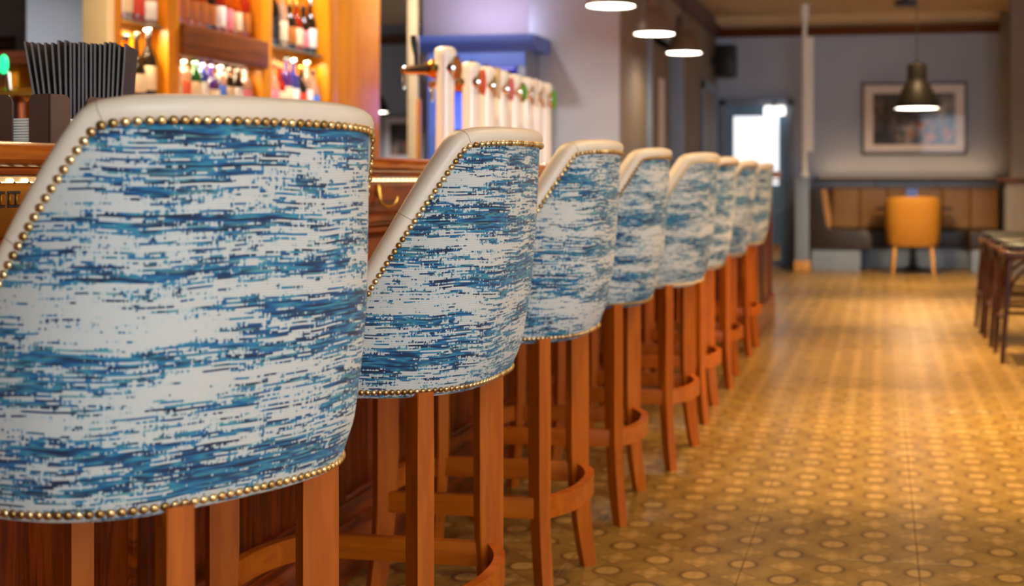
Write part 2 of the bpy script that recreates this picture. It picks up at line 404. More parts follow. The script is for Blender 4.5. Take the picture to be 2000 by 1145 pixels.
# left wall of the far end, with a doorway in it
DY0, DY1, DZ = 10.75, 12.45, 2.28
bm = bm_new()
add_box(bm, (XL-.02, 9.60, 0), (XL, 9.90, CZ)); add_box(bm, (XL-.16, 9.90, 0), (XL, DY0, CZ)); add_box(bm, (XL-.16, DY1, 0), (XL, YB, CZ)); add_box(bm, (XL-.16, DY0, DZ), (XL, DY1, CZ))
struct('wall_left', bm, 'wall_dark', smooth=False, label='taupe plaster wall at the far left')
struct('wall_pier', box((-2.68, 9.588, 0), (XL-.0205, 9.90, CZ)), 'wall', label='pale grey wall pier beyond the bar taps')
struct('wall_recess', box((-3.62, 9.80, 0), (-2.68, 9.92, CZ)), 'wall_lilac', label='pale lilac wall above the blue unit')
struct('wall_far_left', box((-8.2, -2.6, 0), (-8.1, YB, CZ)), 'wall', label='grey wall of the far side room')
# front wall with a street window behind the camera, right wall with three windows
bm = bm_new()
add_box(bm, (-8.2, -2.6, 0), (.9, -2.5, CZ)); add_box(bm, (4.3, -2.6, 0), (4.6, -2.5, CZ)); add_box(bm, (.9, -2.6, 0), (4.3, -2.5, .85)); add_box(bm, (.9, -2.6, 2.65), (4.3, -2.5, CZ))
struct('wall_front', bm, 'wall', smooth=False, label='front wall with street window')
wins = [(.0, 2.4), (4.4, 6.8), (9.2, 11.6)]
bm = bm_new(); yy = -2.6
for a, b_ in wins:
    add_box(bm, (4.5, yy, 0), (4.6, a, CZ)); add_box(bm, (4.5, a, 0), (4.6, b_, .9)); add_box(bm, (4.5, a, 2.6), (4.6, b_, CZ)); yy = b_
add_box(bm, (4.5, yy, 0), (4.6, YB, CZ))
struct('wall_right', bm, 'wall', smooth=False, label='right wall with windows')
for k, (a, b_) in enumerate(wins):
    w = struct('window_%d' % (k+1), box((4.5, a, .86), (4.62, b_, .9), .004), 'white_paint', label='side window')
    for p in (a, (a+b_)/2-.02, b_-.04): obj('mullion', box((4.52, p, .9), (4.58, p+.04, 2.6)), 'white_paint', w)
w = struct('window_4', box((.9, -2.62, .81), (4.3, -2.5, .85), .004), 'white_paint', label='street window')
for p in (.9, 2.0, 3.15, 4.26): obj('mullion', box((p, -2.58, .85), (p+.04, -2.52, 2.65)), 'white_paint', w)

# crown mouldings
def crown_x(name, x0, x1, y, label):
    pr = [(y, 2.72), (y-.02, 2.72), (y-.03, 2.75), (y-.06, 2.78), (y-.08, 2.82), (y, 2.82)]
    struct(name, prism(pr, 'X', x0, x1), 'brown_trim', label=label)
crown_x('trim_1', XL, 1.36, YB, 'dark brown moulding along the back wall')
crown_x('trim_2', -8.1, XL-.16, YB, 'dark brown moulding in the side room')
struct('trim_3', prism([(XL, 2.72), (XL+.02, 2.72), (XL+.03, 2.75), (XL+.06, 2.78), (XL+.08, 2.82), (XL, 2.82)], 'Y', 9.9, YB-.08), 'brown_trim', label='dark brown moulding along the left wall')
struct('trim_4', prism([(YB, CZ-.14), (YB-.03, CZ-.13), (YB-.12, CZ-.04), (YB-.14, CZ), (YB, CZ)], 'X', XL, 1.36), 'ceiling', label='cream cove above the brown moulding')

# doorway in the left wall: frame and half-glazed double door set back
d = struct('door_1', box((XL-.14, DY0, 2.14), (XL-.10, DY1, DZ)), 'wall_dark', label='dark double door in the left wall')
fr = bm_new()
add_box(fr, (XL-.16, DY0-.10, 0), (XL+.03, DY0+.02, DZ+.1), .006); add_box(fr, (XL-.16, DY1-.02, 0), (XL+.03, DY1+.10, DZ+.1), .006); add_box(fr, (XL-.16, DY0-.10, DZ), (XL+.03, DY1+.10, DZ+.1), .006)
obj('door_frame', fr, 'greyblue', d)
for y0, y1 in ((DY0+.02, (DY0+DY1)/2-.01), ((DY0+DY1)/2+.01, DY1-.02)):
    lf = bm_new()
    add_box(lf, (XL-.14, y0, .0), (XL-.10, y0+.2, 2.14)); add_box(lf, (XL-.14, y1-.2, 0), (XL-.10, y1, 2.14)); add_box(lf, (XL-.14, y0+.2, 1.98), (XL-.10, y1-.2, 2.14)); add_box(lf, (XL-.14, y0+.2, 0), (XL-.10, y1-.2, .95))
    lo = obj('door_leaf', lf, 'wall_dark', d, False)
    obj('pane', box((XL-.125, y0+.2, .95), (XL-.115, y1-.2, 1.98)), 'daylight_pane' if False else 'mount', lo)
    obj('door_handle', tube([(XL-.10, (y0+y1)/2, 1.0), (XL-.05, (y0+y1)/2, 1.0), (XL-.05, (y0+y1)/2+.1, 1.0)], .01), 'brass', lo)
# second frame close to the back corner
d3 = struct('door_3', box((XL, 14.05, 0), (XL+.02, 14.95, 2.02)), 'wall_dark', label='narrow dark door beside the back corner')
fr = bm_new(); add_box(fr, (XL, 13.95, 0), (XL+.04, 14.05, 2.1), .005); add_box(fr, (XL, 14.95, 0), (XL+.04, 15.05, 2.1), .005); add_box(fr, (XL, 13.95, 2.02), (XL+.04, 15.05, 2.12), .005)
obj('door_frame', fr, 'greyblue', d3)
# blue back door with a bright pane
dx0, dx1 = -1.90, -1.02
d2 = struct('door_2', box((dx0+.08, YB-.05, .01), (dx1-.08, YB-.01, 1.90), .004), 'door_blue', label='blue back door with a bright glazed panel')
fr = bm_new(); add_box(fr, (dx0, YB-.09, 0), (dx0+.08, YB, 1.96), .006); add_box(fr, (dx1-.08, YB-.09, 0), (dx1, YB, 1.96), .006); add_box(fr, (dx0, YB-.09, 1.90), (dx1, YB, 1.99), .006)
obj('door_frame', fr, 'greyblue', d2)
bd = bm_new(); px0, px1, pz0, pz1 = -1.73, -1.19, .95, 1.77
for a, b_ in (((px0-.03, pz0-.03), (px0, pz1+.03)), ((px1, pz0-.03), (px1+.03, pz1+.03)), ((px0, pz1), (px1, pz1+.03)), ((px0, pz0-.03), (px1, pz0))):
    add_box(bd, (a[0], YB-.065, a[1]), (b_[0], YB-.05, b_[1]))
obj('pane_bead', bd, 'door_blue', d2)
obj('pane', box((px0, YB-.058, pz0), (px1, YB-.05, pz1)), 'daylight_pane', d2)
obj('kick_plate', box((px0-.02, YB-.056, .05), (px1+.02, YB-.05, .25)), 'chrome', d2)
obj('door_handle', tube([(-1.16, YB-.05, 1.0), (-1.16, YB-.1, 1.0), (-1.28, YB-.1, 1.0)], .011), 'brass', d2)

# right-hand end wall of the booth
struct('wall_right_pier', box((1.37, 14.10, 0), (4.5, 14.30, CZ)), 'wall_dark', label='taupe wall beside the booth on the right')

# ================================================================== bar counter
FX = -1.35                          # bar front face
BY0, BY1 = .55, 8.05
bar = thing('bar_counter', 'long dark oak panelled bar counter behind the row of stools', 'bar counter', (FX, BY0, 0))
def bl(p): return (p[0]-FX, p[1]-BY0, p[2])
def bbox(name, a, b, mat, bev=.003, parent=None, smooth=True):
    return obj(name, box(bl(a), bl(b), bev), mat, parent or bar, smooth)
bbox('carcass', (-1.92, BY0, 0), (FX-.03, 9.55, 1.012), 'bar_v', 0)
bbox('frieze_board', (FX-.03, BY0, .922), (FX, BY1, 1.012), 'bar_h')
pr = [(FX-.02, .862), (FX+.006, .862), (FX+.010, .872), (FX+.022, .880), (FX+.024, .890), (FX+.012, .896), (FX+.012, .902), (FX+.034, .908), (FX+.036, .918), (FX+.022, .926), (FX-.02, .926)]
obj('dado_moulding', prism([(p[0]-FX, p[1]) for p in pr], 'Y', 0, BY1-BY0), 'bar_h', bar, True, 30)
bbox('top_rail', (FX-.03, BY0, .80), (FX, BY1, .864), 'bar_h')
bbox('bottom_rail', (FX-.03, BY0, .10), (FX, BY1, .188), 'bar_h')
pr = [(FX-.02, 0), (FX+.022, 0), (FX+.022, .11), (FX+.012, .13), (FX+.004, .14), (FX-.02, .14)]
obj('plinth', prism([(p[0]-FX, p[1]) for p in pr], 'Y', 0, BY1-BY0), 'bar_h', bar, True, 30)
ys = [BY0 + (BY1-BY0)*k/9 for k in range(10)]
for k, y in enumerate(ys):
    bbox('stile', (FX-.03, y-.045 if k else y, .188), (FX, y+.045 if k < 9 else y, .80), 'bar_v')
for a, b_ in zip(ys, ys[1:]):
    n = 4; w = (b_-a-.09)/n
    for i in range(n):
        bbox('panel_board', (FX-.036, a+.045+i*w+.001, .188), (FX-.018, a+.045+(i+1)*w-.001, .80), 'bar_v', .002)
    bd = bm_new()
    for q in (((FX-.03, a+.045, .188), (FX-.006, a+.06, .80)), ((FX-.03, b_-.06, .188), (FX-.006, b_-.045, .80)), ((FX-.03, a+.045, .188), (FX-.006, b_-.045, .203)), ((FX-.03, a+.045, .785), (FX-.006, b_-.045, .80))):
        add_box(bd, bl(q[0]), bl(q[1]), .003)
    obj('panel_bead', bd, 'bar_h', bar)
# the stepped-out end of the bar
RX = -.79
bbox('end_block', (FX-.03, 8.07, 0), (RX-.012, 9.50, 1.02), 'bar_v', .002)
for y0, y1 in ((8.05, 8.15), (8.72, 8.82), (9.40, 9.50)): bbox('stile', (RX-.014, y0, .18), (RX, y1, 1.02), 'bar_v')
bbox('top_rail', (RX-.014, 8.05, .92), (RX+.002, 9.50, 1.02), 'bar_h'); bbox('plinth', (RX-.02, 8.04, 0), (RX+.02, 9.52, .18), 'bar_h', .008)
bbox('plinth', (FX, 8.03, 0), (RX+.02, 8.06, .18), 'bar_h', .004)
for y in (8.06, 9.0):
    for i in range(0): pass
# LED rope under the nosing: real bulbs on a strip
led = thing('led_rope', 'warm white LED rope light tucked under the bar top edge', 'rope light', (FX+.026, BY0, 1.022))
obj('strip', box((-.012, 0, -.006), (.012, BY1-BY0, .002)), 'led_soft', led)
bm = bm_new(); k = 0
while k*.034 < BY1-BY0-.02:
    add_box(bm, (.002, .008+k*.034, -.008), (.015, .024+k*.034, -.001), .0015, 1); k += 1
o = obj('bulb_row', bm, 'led', led); o['kind'] = 'stuff'
# bar top with moulded nosing
TX = -1.27; TZ = 1.076
top = thing('countertop', 'thick polished oak bar top with a moulded nosing', 'countertop', (FX, BY0, 1.02))
pr = [(-1.97, 1.030), (-1.352, 1.030), (-1.330, 1.026), (-1.312, 1.026), (-1.300, 1.032), (-1.300, 1.038), (-1.285, 1.040), (-1.272, 1.050), (-1.268, 1.060), (-1.270, 1.070), (-1.278, 1.0755), (-1.290, 1.0775), (-1.97, 1.0775)]
obj('top_board', prism([(p[0]-FX, p[1]-1.02) for p in pr], 'Y', -.0, 9.60-BY0), 'bar_top', top, True, 30)
obj('end_top', box((.04, 7.98-BY0, .0085), (.62, 9.60-BY0, .0575), .008, 3), 'bar_top', top)
obj('nosing_bead', tube([(TX-FX-.012, 0, .012), (TX-FX-.012, 7.42, .012)], .006, 8), 'bar_h', top)

# brass double socket on the frieze, coat hook further along
sk = thing('wall_socket', 'brushed brass double socket with USB port on the bar frieze', 'socket', (FX, 1.905, .971))
obj('plate', box((0, -.147, -.043), (.004, 0.0, .043), .0015), 'brass_plate', sk)
def sbox(y0, y1, z0, z1, d=.0052, nm='slot', mat='black', par=None, bev=.0005): return obj(nm, box((.0035, y0, z0), (d, y1, z1), bev, 1), mat, par or sk)
for yo in (-.128, -.108, -.092):
    s_ = sbox(yo, yo+.0145, .004, .030, .005, 'switch'); sbox(yo+.002, yo+.0125, .008, .026, .0075, 'rocker', 'brass_plate', s_, .001)
sbox(-.056, -.044, -.003, .014); sbox(-.068, -.054, -.025, -.012); sbox(-.042, -.028, -.025, -.012)
u = sbox(-.104, -.085, -.038, -.025, .0052, 'usb_port'); sbox(-.101, -.088, -.0345, -.0285, .006, 'usb_tongue', 'chrome', u, .0003)
obj('screw', lathe([(.0, .0), (.0042, .0), (.0038, .0015), (0, .002)], 12, mat=Matrix.Translation((.004, -.031, -.001)) @ Matrix.Rotation(PI/2, 4, 'Y')), 'brass', sk)
hk = thing('coat_hook', 'small curved brass coat hook under the bar edge', 'hook', (FX+.0015, 3.30, .97))
obj('hook_plate', box((0, -.009, .0), (.004, .009, .036), .002), 'brass', hk)
obj('hook_arm', tube([(.004, 0, .03), (.007, 0, .005), (.012, 0, -.015), (.024, .008, -.026), (.038, .018, -.022), (.046, .024, -.008), (.048, .026, .002)], .004, 8, [.005, .0048, .0045, .0042, .004, .0036, .0044]), 'brass', hk)
for kk, yy in enumerate((.9+4.1, 6.6)):
    h2 = thing('coat_hook', 'brass coat hook under the bar edge between %s' % ('the fourth and fifth stools' if kk == 0 else 'the far stools'), 'hook', (FX+.0015, yy, .97))
    for ch in list(hk.children):
        c_ = ch.copy(); C.objects.link(c_); c_.parent = h2

# ================================================================== bar stools
def zb(z): # half depth at the back by height
    pts = [(.60, .255), (.642, .272), (.70, .293), (.80, .309), (1.0, .326), (1.13, .336)]
    return interp(pts, z)
def interp(pts, z):
    if z <= pts[0][0]: return pts[0][1]
    for (a, b_), (c, d_) in zip(pts, pts[1:]):
        if z <= c: return b_+(d_-b_)*(z-a)/(c-a)
    return pts[-1][1]
def wb(z): return interp([(.60, .228), (.642, .240), (.70, .250), (.85, .255), (1.13, .250)], z)
NEXP = 2.9
def plan(ang, z, inset=0.0):
    """point of the shell outline; ang in [-90,90] deg around the back, beyond = straight sides"""
    ub, w = zb(z)-inset, wb(z)-inset
    c_, s_ = math.cos(ang), math.sin(ang)
    u = ub*max(c_, 0)**(2/NEXP); v = w*(1 if s_ > 0 else -1)*abs(s_)**(2/NEXP)
    return u, v
# arc-length table on the mid height outline (shared by all heights)
NA = 400
tab = []; acc = 0; prev = None
for i in range(NA+1):
    a = -PI/2 + PI*i/NA
    p = plan(a, .9)
    if prev: acc += math.hypot(p[0]-prev[0], p[1]-prev[1])
    tab.append((acc, a)); prev = p
HALF = acc/2; SIDE = .235
def shell_pt(s, z, inset=0.0):
    """s = arc length measured from the middle of the back (neg = camera side)"""
    if abs(s) <= HALF:
        q = s+HALF; lo, hi = 0, NA
        while hi-lo > 1:
            mid = (lo+hi)//2
            if tab[mid][0] <= q: lo = mid
            else: hi = mid
        t = (q-tab[lo][0])/max(1e-9, tab[hi][0]-tab[lo][0])
        a = tab[lo][1]+(tab[hi][1]-tab[lo][1])*t
        u, v = plan(a, z, inset)
    else:
        e = abs(s)-HALF; u = -e; v = (wb(z)-inset-.10*e*e)*(1 if s > 0 else -1)
    return Vector((u, v, z))
def u_of(s): return shell_pt(s, .95).x
def edge_z(s):
    u = u_of(s)
    pts = [(-.30, .718), (-.14, .722), (-.06, .735), (.0, .755), (.04, .772), (.085, .818), (.15, .927), (.20, 1.014), (.235, 1.076), (.249, 1.0985), (.262, 1.107), (.285, 1.1125), (.31, 1.115), (.34, 1.118)]
    return interp(pts, u)
def edge_curve():
    N = 700; L = HALF+SIDE
    raw = [(-L+2*L*i/N, edge_z(-L+2*L*i/N)) for i in range(N+1)]
    for _ in range(8):
        raw = [raw[0]]+[((raw[i-1][0]+2*raw[i][0]+raw[i+1][0])/4, (raw[i-1][1]+2*raw[i][1]+raw[i+1][1])/4) for i in range(1, N)]+[raw[-1]]
    return raw
EC = edge_curve()
def resample(c, n):
    d = [0]
    for a, b_ in zip(c, c[1:]): d.append(d[-1]+math.hypot(b_[0]-a[0], b_[1]-a[1]))
    out = []; j = 0
    for i in range(n+1):
        t = d[-1]*i/n
        while j < len(d)-2 and d[j+1] < t: j += 1
        f = (t-d[j])/max(1e-9, d[j+1]-d[j])
        out.append((c[j][0]+(c[j+1][0]-c[j][0])*f, c[j][1]+(c[j+1][1]-c[j][1])*f))
    return out, d[-1]
NE = 190
ED, EL = resample(EC, NE)
def nrm2(c, i):
    a, b_ = c[max(i-1, 0)], c[min(i+1, len(c)-1)]
    tx, tz = b_[0]-a[0], b_[1]-a[1]; l = math.hypot(tx, tz)
    return (tz/l, -tx/l)            # points down/inside the panel
def nrm_s(i):                       # smoothed inward normal
    x = z = 0
    for k in range(-3, 4):
        n = nrm2(ED, min(max(i+k, 0), NE)); x += n[0]; z += n[1]
    l = math.hypot(x, z); return x/l, z/l
BAND = .030; ZB0 = .642
NAILC = []
for i in range(NE+1):
    q = nrm_s(i); NAILC.append((ED[i][0]+q[0]*BAND, ED[i][1]+q[1]*BAND))
def shell3(s, z, d):                # d = inset inwards
    return shell_pt(s, z, d)
def build_shell_meshes():
    out = {}
    # woven outer panel
    bm = bm_new(); uvl = bm.loops.layers.uv.new('UVMap'); NT_ = 22; cols = []
    for i in range(NE+1):
        s, zt = NAILC[i]; col = []
        for k in range(NT_+1):
            f = k/NT_; z = ZB0+(zt-ZB0)*f
            bul = -.004*math.sin(PI*f)
            col.append((bm.verts.new(shell3(s, z, bul)), (s, z)))
        z = ZB0-.006; col.insert(0, (bm.verts.new(shell3(s, z, .012)), (s, z)))
        cols.append(col)
    for a, b_ in zip(cols, cols[1:]):
        for k in range(len(a)-1):
            vs = [a[k], b_[k], b_[k+1], a[k+1]]
            f = bm.faces.new([v[0] for v in vs])
            for lp, v in zip(f.loops, vs): lp[uvl].uv = v[1]
    out['outer_panel'] = mesh_from('outer_panel', bm, 'fabric', True, 70)
    # rolled cream border + inner lining
    sec = [(.0305, .004), (.030, -.0025), (.024, -.005), (.016, -.006), (.009, -.004), (.004, .002), (.001, .010), (0, .020), (.001, .030), (.005, .039), (.012, .045), (.022, .049), (.045, .051)]
    bm = bm_new(); rows = []
    for i in range(NE+1):
        q = nrm_s(i); r_ = []
        for dist, d in sec:
            r_.append(shell3(ED[i][0]+q[0]*dist, ED[i][1]+q[1]*dist, d))
        s, z = ED[i][0]+q[0]*.045, ED[i][1]+q[1]*.045
        for f in (.35, .7, 1.0):
            zz = z+(.69-z)*f; r_.append(shell3(s, zz, .051+.012*math.sin(PI*min(1, f))))
        rows.append([bm.verts.new(p) for p in r_])
    for a, b_ in zip(rows, rows[1:]):
        for k in range(len(a)-1): bm.faces.new((a[k], b_[k], b_[k+1], a[k+1]))
    out['rolled_border'] = mesh_from('rolled_border', bm, 'leather', True, 80)
    # seams across the border
    out['seams'] = []
    seam_i = []
    for uu in (.168, .262):
        i = min(range(NE//2), key=lambda k: abs(u_of(ED[k][0])-uu)+(0 if ED[k][0] < 0 else 9)); seam_i += [i, NE-i]
    for i in seam_i:
        i = int(i); q = nrm_s(i); pts = []; bm = bm_new()
        for dist, d in sec[1:11]:
            pts.append(shell3(ED[i][0]+q[0]*dist, ED[i][1]+q[1]*dist, d-.0002))
        add_tube(bm, pts, .0005, 4)
        out['seams'].append(mesh_from('seam', bm, 'seam'))
    # seat cushion and front apron
    def ring(z, inset, front):
        pts = []
        for k in range(49):
            s = -(HALF+.16)+2*(HALF+.16)*k/48; pts.append(shell_pt(s, z, inset))
        y0 = pts[-1].y; x0 = pts[-1].x
        for k in range(1, 12):
            a = PI*k/12; pts.append(Vector((x0-front*math.sin(a)**.6, y0*math.cos(a) if True else 0, z)))
        return pts
    bm = bm_new()
    add_loft(bm, [ring(.70, .055, .07), ring(.735, .050, .085), ring(.755, .054, .082), ring(.768, .068, .068), ring(.774, .10, .03), ring(.776, .16, .0)])
    out['seat_cushion'] = mesh_from('seat_cushion', bm, 'leather', True, 80)
    bm = bm_new()
    add_loft(bm, [ring(.650, .020, .06), ring(.705, .012, .078)])
    out['seat_base'] = mesh_from('seat_base', bm, 'leather', True, 60)
    bm = bm_new(); add_loft(bm, [ring(.636, .03, .05), ring(.652, .022, .058)])
    out['underside'] = mesh_from('underside', bm, 'under', True, 60)
    # legs
    def leg():
        bm = bm_new(); rings = []
        for z in (.648, .55, .45, .36, .30, .24, .18, .12, .07, .03, .0):
            k = max(0, (.31-z)/.31); off = .034*k**1.8
            rw = .0265-.008*k; tw = .0155-.002*k
            rings.append([(off+rw, tw, z), (off-rw, tw, z), (off-rw, -tw, z), (off+rw, -tw, z)])
        add_loft(bm, rings)
        bmesh.ops.bevel(bm, geom=[e for e in bm.edges if abs(e.verts[0].co.z-e.verts[1].co.z) > .02], offset=.002, segments=1, affect='EDGES')
        return mesh_from('leg', bm, 'leg', True, 30)
    out['leg'] = leg()
    # stretchers: two straight sides, two bowed
    h = .189
    out['side_stretcher'] = mesh_from('side_stretcher', box((-h+.005, -.011, .226), (h-.005, .011, .276), .003), 'leg_h')
    def bow():
        bm = bm_new(); rings = []
        n = 22
        for k in range(n+1):
            t = -1+2*k/n; y = t*(h+.004); x = h+.004+.062*(1-abs(t)**2.4)
            dx = -.062*2.4*abs(t)**1.4*(1 if t > 0 else -1)/(h+.004)
            l = math.hypot(1, dx); nx, ny = 1/l, -dx/l
            rings.append([(x+nx*.011, y+ny*.011, .226), (x-nx*.011, y-ny*.011, .226), (x-nx*.011, y-ny*.011, .276), (x+nx*.011, y+ny*.011, .276)])
        add_loft(bm, rings)
        return mesh_from('bowed_stretcher', bm, 'leg_h', True, 35)
    out['bowed_stretcher'] = bow()
    # nail heads
    bm = bm_new(); add_lathe(bm, [(.0053, -.0006), (.0054, .0004), (.0049, .0019), (.0036, .0031), (.0019, .0038), (.0, .0040)], 10)
    bmesh.ops.remove_doubles(bm, verts=bm.verts[:], dist=1e-5)
    out['nail'] = mesh_from('nail', bm, 'nail', True, 60)
    return out
SM = build_shell_meshes()
PITCH = .0121
def nail_frames():
    fr = []
    c, l = resample(NAILC, int(0.5 + sum(math.hypot(b_[0]-a[0], b_[1]-a[1]) for a, b_ in zip(NAILC, NAILC[1:]))/PITCH))
    low = [(s, ZB0+.007) for s, z in NAILC]
    lc, l2 = resample([(-HALF-SIDE, ZB0+.007), (HALF+SIDE, ZB0+.007)], int(2*(HALF+SIDE)/PITCH))
    for s, z in c+lc:
        e = .002; off = -.0045 if (s, z) in c else -.0012
        p = shell3(s, z, off); a = shell3(s+e, z, off)-shell3(s-e, z, off); b_ = shell3(s, z+e, off)-shell3(s, z-e, off)
        n = a.cross(b_).normalized()
        if n.dot(Vector((p.x+.05, p.y, 0))) < 0: n = -n
        x = a.normalized(); y = n.cross(x)
        fr.append(Matrix(((x.x, y.x, n.x, p.x), (x.y, y.y, n.y, p.y), (x.z, y.z, n.z, p.z), (0, 0, 0, 1))))
    return fr
NF = nail_frames()
bm = bm_new()
for mt in NF:
    bm2 = add_lathe(bm, [(.0053, -.0006), (.0052, .0012), (.0034, .0032), (.0002, .004)], 7, mat=mt)
SM['nail_trim'] = mesh_from('nail_trim', bm, 'nail', True, 60)
def bar_stool(x, y, rz, label, nails, swivel=0.0):
    t = thing('bar_stool', label, 'bar stool', (x, y, 0), rz, 'upholstered bar stools along the counter')
    for nm in ('outer_panel', 'rolled_border', 'seat_cushion', 'seat_base', 'underside'):
        obj(nm, SM[nm], None, t, rot=(0, 0, swivel))
    for k in range(4):
        a = PI/4+k*PI/2
        obj('leg', SM['leg'], None, t, loc=(.268*math.cos(a), .268*math.sin(a), 0), rot=(0, 0, a))
    for sy in (-1, 1): obj('side_stretcher', SM['side_stretcher'], None, t, loc=(0, sy*.189, 0))
    for k in (0, 1): obj('bowed_stretcher', SM['bowed_stretcher'], None, t, rot=(0, 0, PI*k))
    RS = Matrix.Rotation(swivel, 4, 'Z')
    if nails:
        for sm in SM['seams']: obj('seam', sm, None, t, rot=(0, 0, swivel))
        for mt in NF:
            o = bpy.data.objects.new('nail', SM['nail']); C.objects.link(o); o.parent = t; o.matrix_basis = RS @ mt
    else:
        o = obj('nail_trim', SM['nail_trim'], None, t, rot=(0, 0, swivel)); o['kind'] = 'stuff'
    return t
for (x, y, rz, lb, nl, sw) in (
    (-.990, 1.545, 0.0, 'nearest and largest bar stool, blue white woven back, cropped at the left', True, -27.0),
    (-.985, 2.340, -1.0, 'second bar stool from the camera, woven blue white back in sharp focus', True, 0),
    (-.975, 3.090, 0.0, 'third bar stool from the camera, woven back with brass nails', True, 0),
    (-.980, 3.900, 3.0, 'fourth bar stool from the camera, woven blue white back', False, 0),
    (-.925, 4.650, -3.0, 'fifth bar stool from the camera, pulled slightly out into the aisle', False, 0),
    (-.945, 5.500, 2.0, 'sixth bar stool from the camera, blurred blue white back', False, 0),
    (-.945, 6.400, 2.0, 'seventh bar stool from the camera, second from the far end', False, 0),
    (-.960, 7.560, 0.0, 'farthest bar stool, beside the stepped bar end', False, 0)):
    bar_stool(x, y, math.radians(rz), lb, nl, math.radians(sw))

# ================================================================== things on the bar
BT = 1.0785
def upright_plate(w, h, r, th):
    poly = [(-w/2, 0), (w/2, 0)]
    for k in range(7): a = PI/2*k/6; poly.append((w/2-r+r*math.cos(PI/2*k/6), h-r+r*math.sin(a)))
    for k in range(7): a = PI/2+PI/2*k/6; poly.append((-w/2+r+r*math.cos(a), h-r+r*math.sin(a)))
    return poly
nh = thing('napkin_holder', 'square brown leather napkin holder with upright corner plates on the bar', 'napkin holder', (-1.453, 2.052, BT), math.radians(80.4))
obj('base_plate', box((-.065, -.065, 0), (.065, .065, .004), .001), 'caddy', nh)
def corner_poly(w, h, r):
    return [(0, 0), (w, 0)] + [(w-r+r*math.cos(PI/2*k/6), h-r+r*math.sin(PI/2*k/6)) for k in range(7)] + [(0, h)]
for k in range(4):
    bm = bm_new()
    add_prism(bm, corner_poly(.046, .088, .014), 'Y', 0, .003); add_prism(bm, corner_poly(.046, .088, .014), 'X', 0, .003)
    obj('corner_plate', bm, 'caddy', nh, True, 30, loc=[(-.065, -.065, .0), (.065, -.065, .0), (.065, .065, .0), (-.065, .065, .0)][k], rot=(0, 0, k*PI/2))
ns = thing('napkin_stack', 'stack of white paper napkins in the brown holder', 'napkins', (-1.453, 2.052, BT+.0045), math.radians(80.4))
for k in range(9):
    obj('napkin', box((-.059+.001*(k % 3), -.059, .0048*k), (.059, .058+.001*((k*7) % 2), .0048*k+.0043), .0014, 1), 'paper', ns)
# menus: boards on edge in a tray, spines to the camera
mh = thing('menu_tray', 'low dark tray holding the row of upright menus', 'tray', (-1.575, 2.345, BT), math.radians(33))
tb = bm_new(); add_box(tb, (-.10, -.09, 0), (.10, .09, .006), .001)
for q in (((-.10, -.09, .0), (.10, -.085, .045)), ((-.10, .085, 0), (.10, .09, .045)), ((-.10, -.09, 0), (-.095, .09, .045)), ((.095, -.09, 0), (.10, .09, .045))): add_box(tb, *q, .001)
obj('tray', tb, 'caddy', mh)
mm = mesh_from('menu_cover', box((-.0024, -.073, 0), (.0024, .073, .20), .0005, 1), 'menu')
ms = mesh_from('menu_spine', box((-.0018, -.0755, .0005), (.0018, -.0725, .1995), .0005, 1), 'menu_edge')
NM = 20
ordn = ['first', 'second', 'third', 'fourth', 'fifth', 'sixth', 'seventh', 'eighth', 'ninth', 'tenth', 'eleventh', 'twelfth', 'thirteenth', 'fourteenth', 'fifteenth', 'sixteenth', 'seventeenth', 'eighteenth', 'nineteenth', 'twentieth', 'twenty first', 'twenty second', 'twenty third']
for k in range(NM):
    f = k/(NM-1); xl = -.068+.136*f
    lean = math.radians(-9*max(0, (.35-f)/.35) + 3.5*max(0, (f-.7)/.3)) + random.uniform(-.006, .006)
    c_, s_ = math.cos(math.radians(33)), math.sin(math.radians(33))
    t = thing('menu', 'dark menu with a grey spine, %s from the left in the tray' % ordn[k], 'menu', (-1.575+c_*xl, 2.345+s_*xl, BT+.0075), 0, 'menus standing in the tray')
    t.rotation_euler = (0, lean, math.radians(24)+random.uniform(-.006, .006))
    t.location.z += random.uniform(0, .006)
    obj('cover', mm, None, t); obj('spine', ms, None, t)

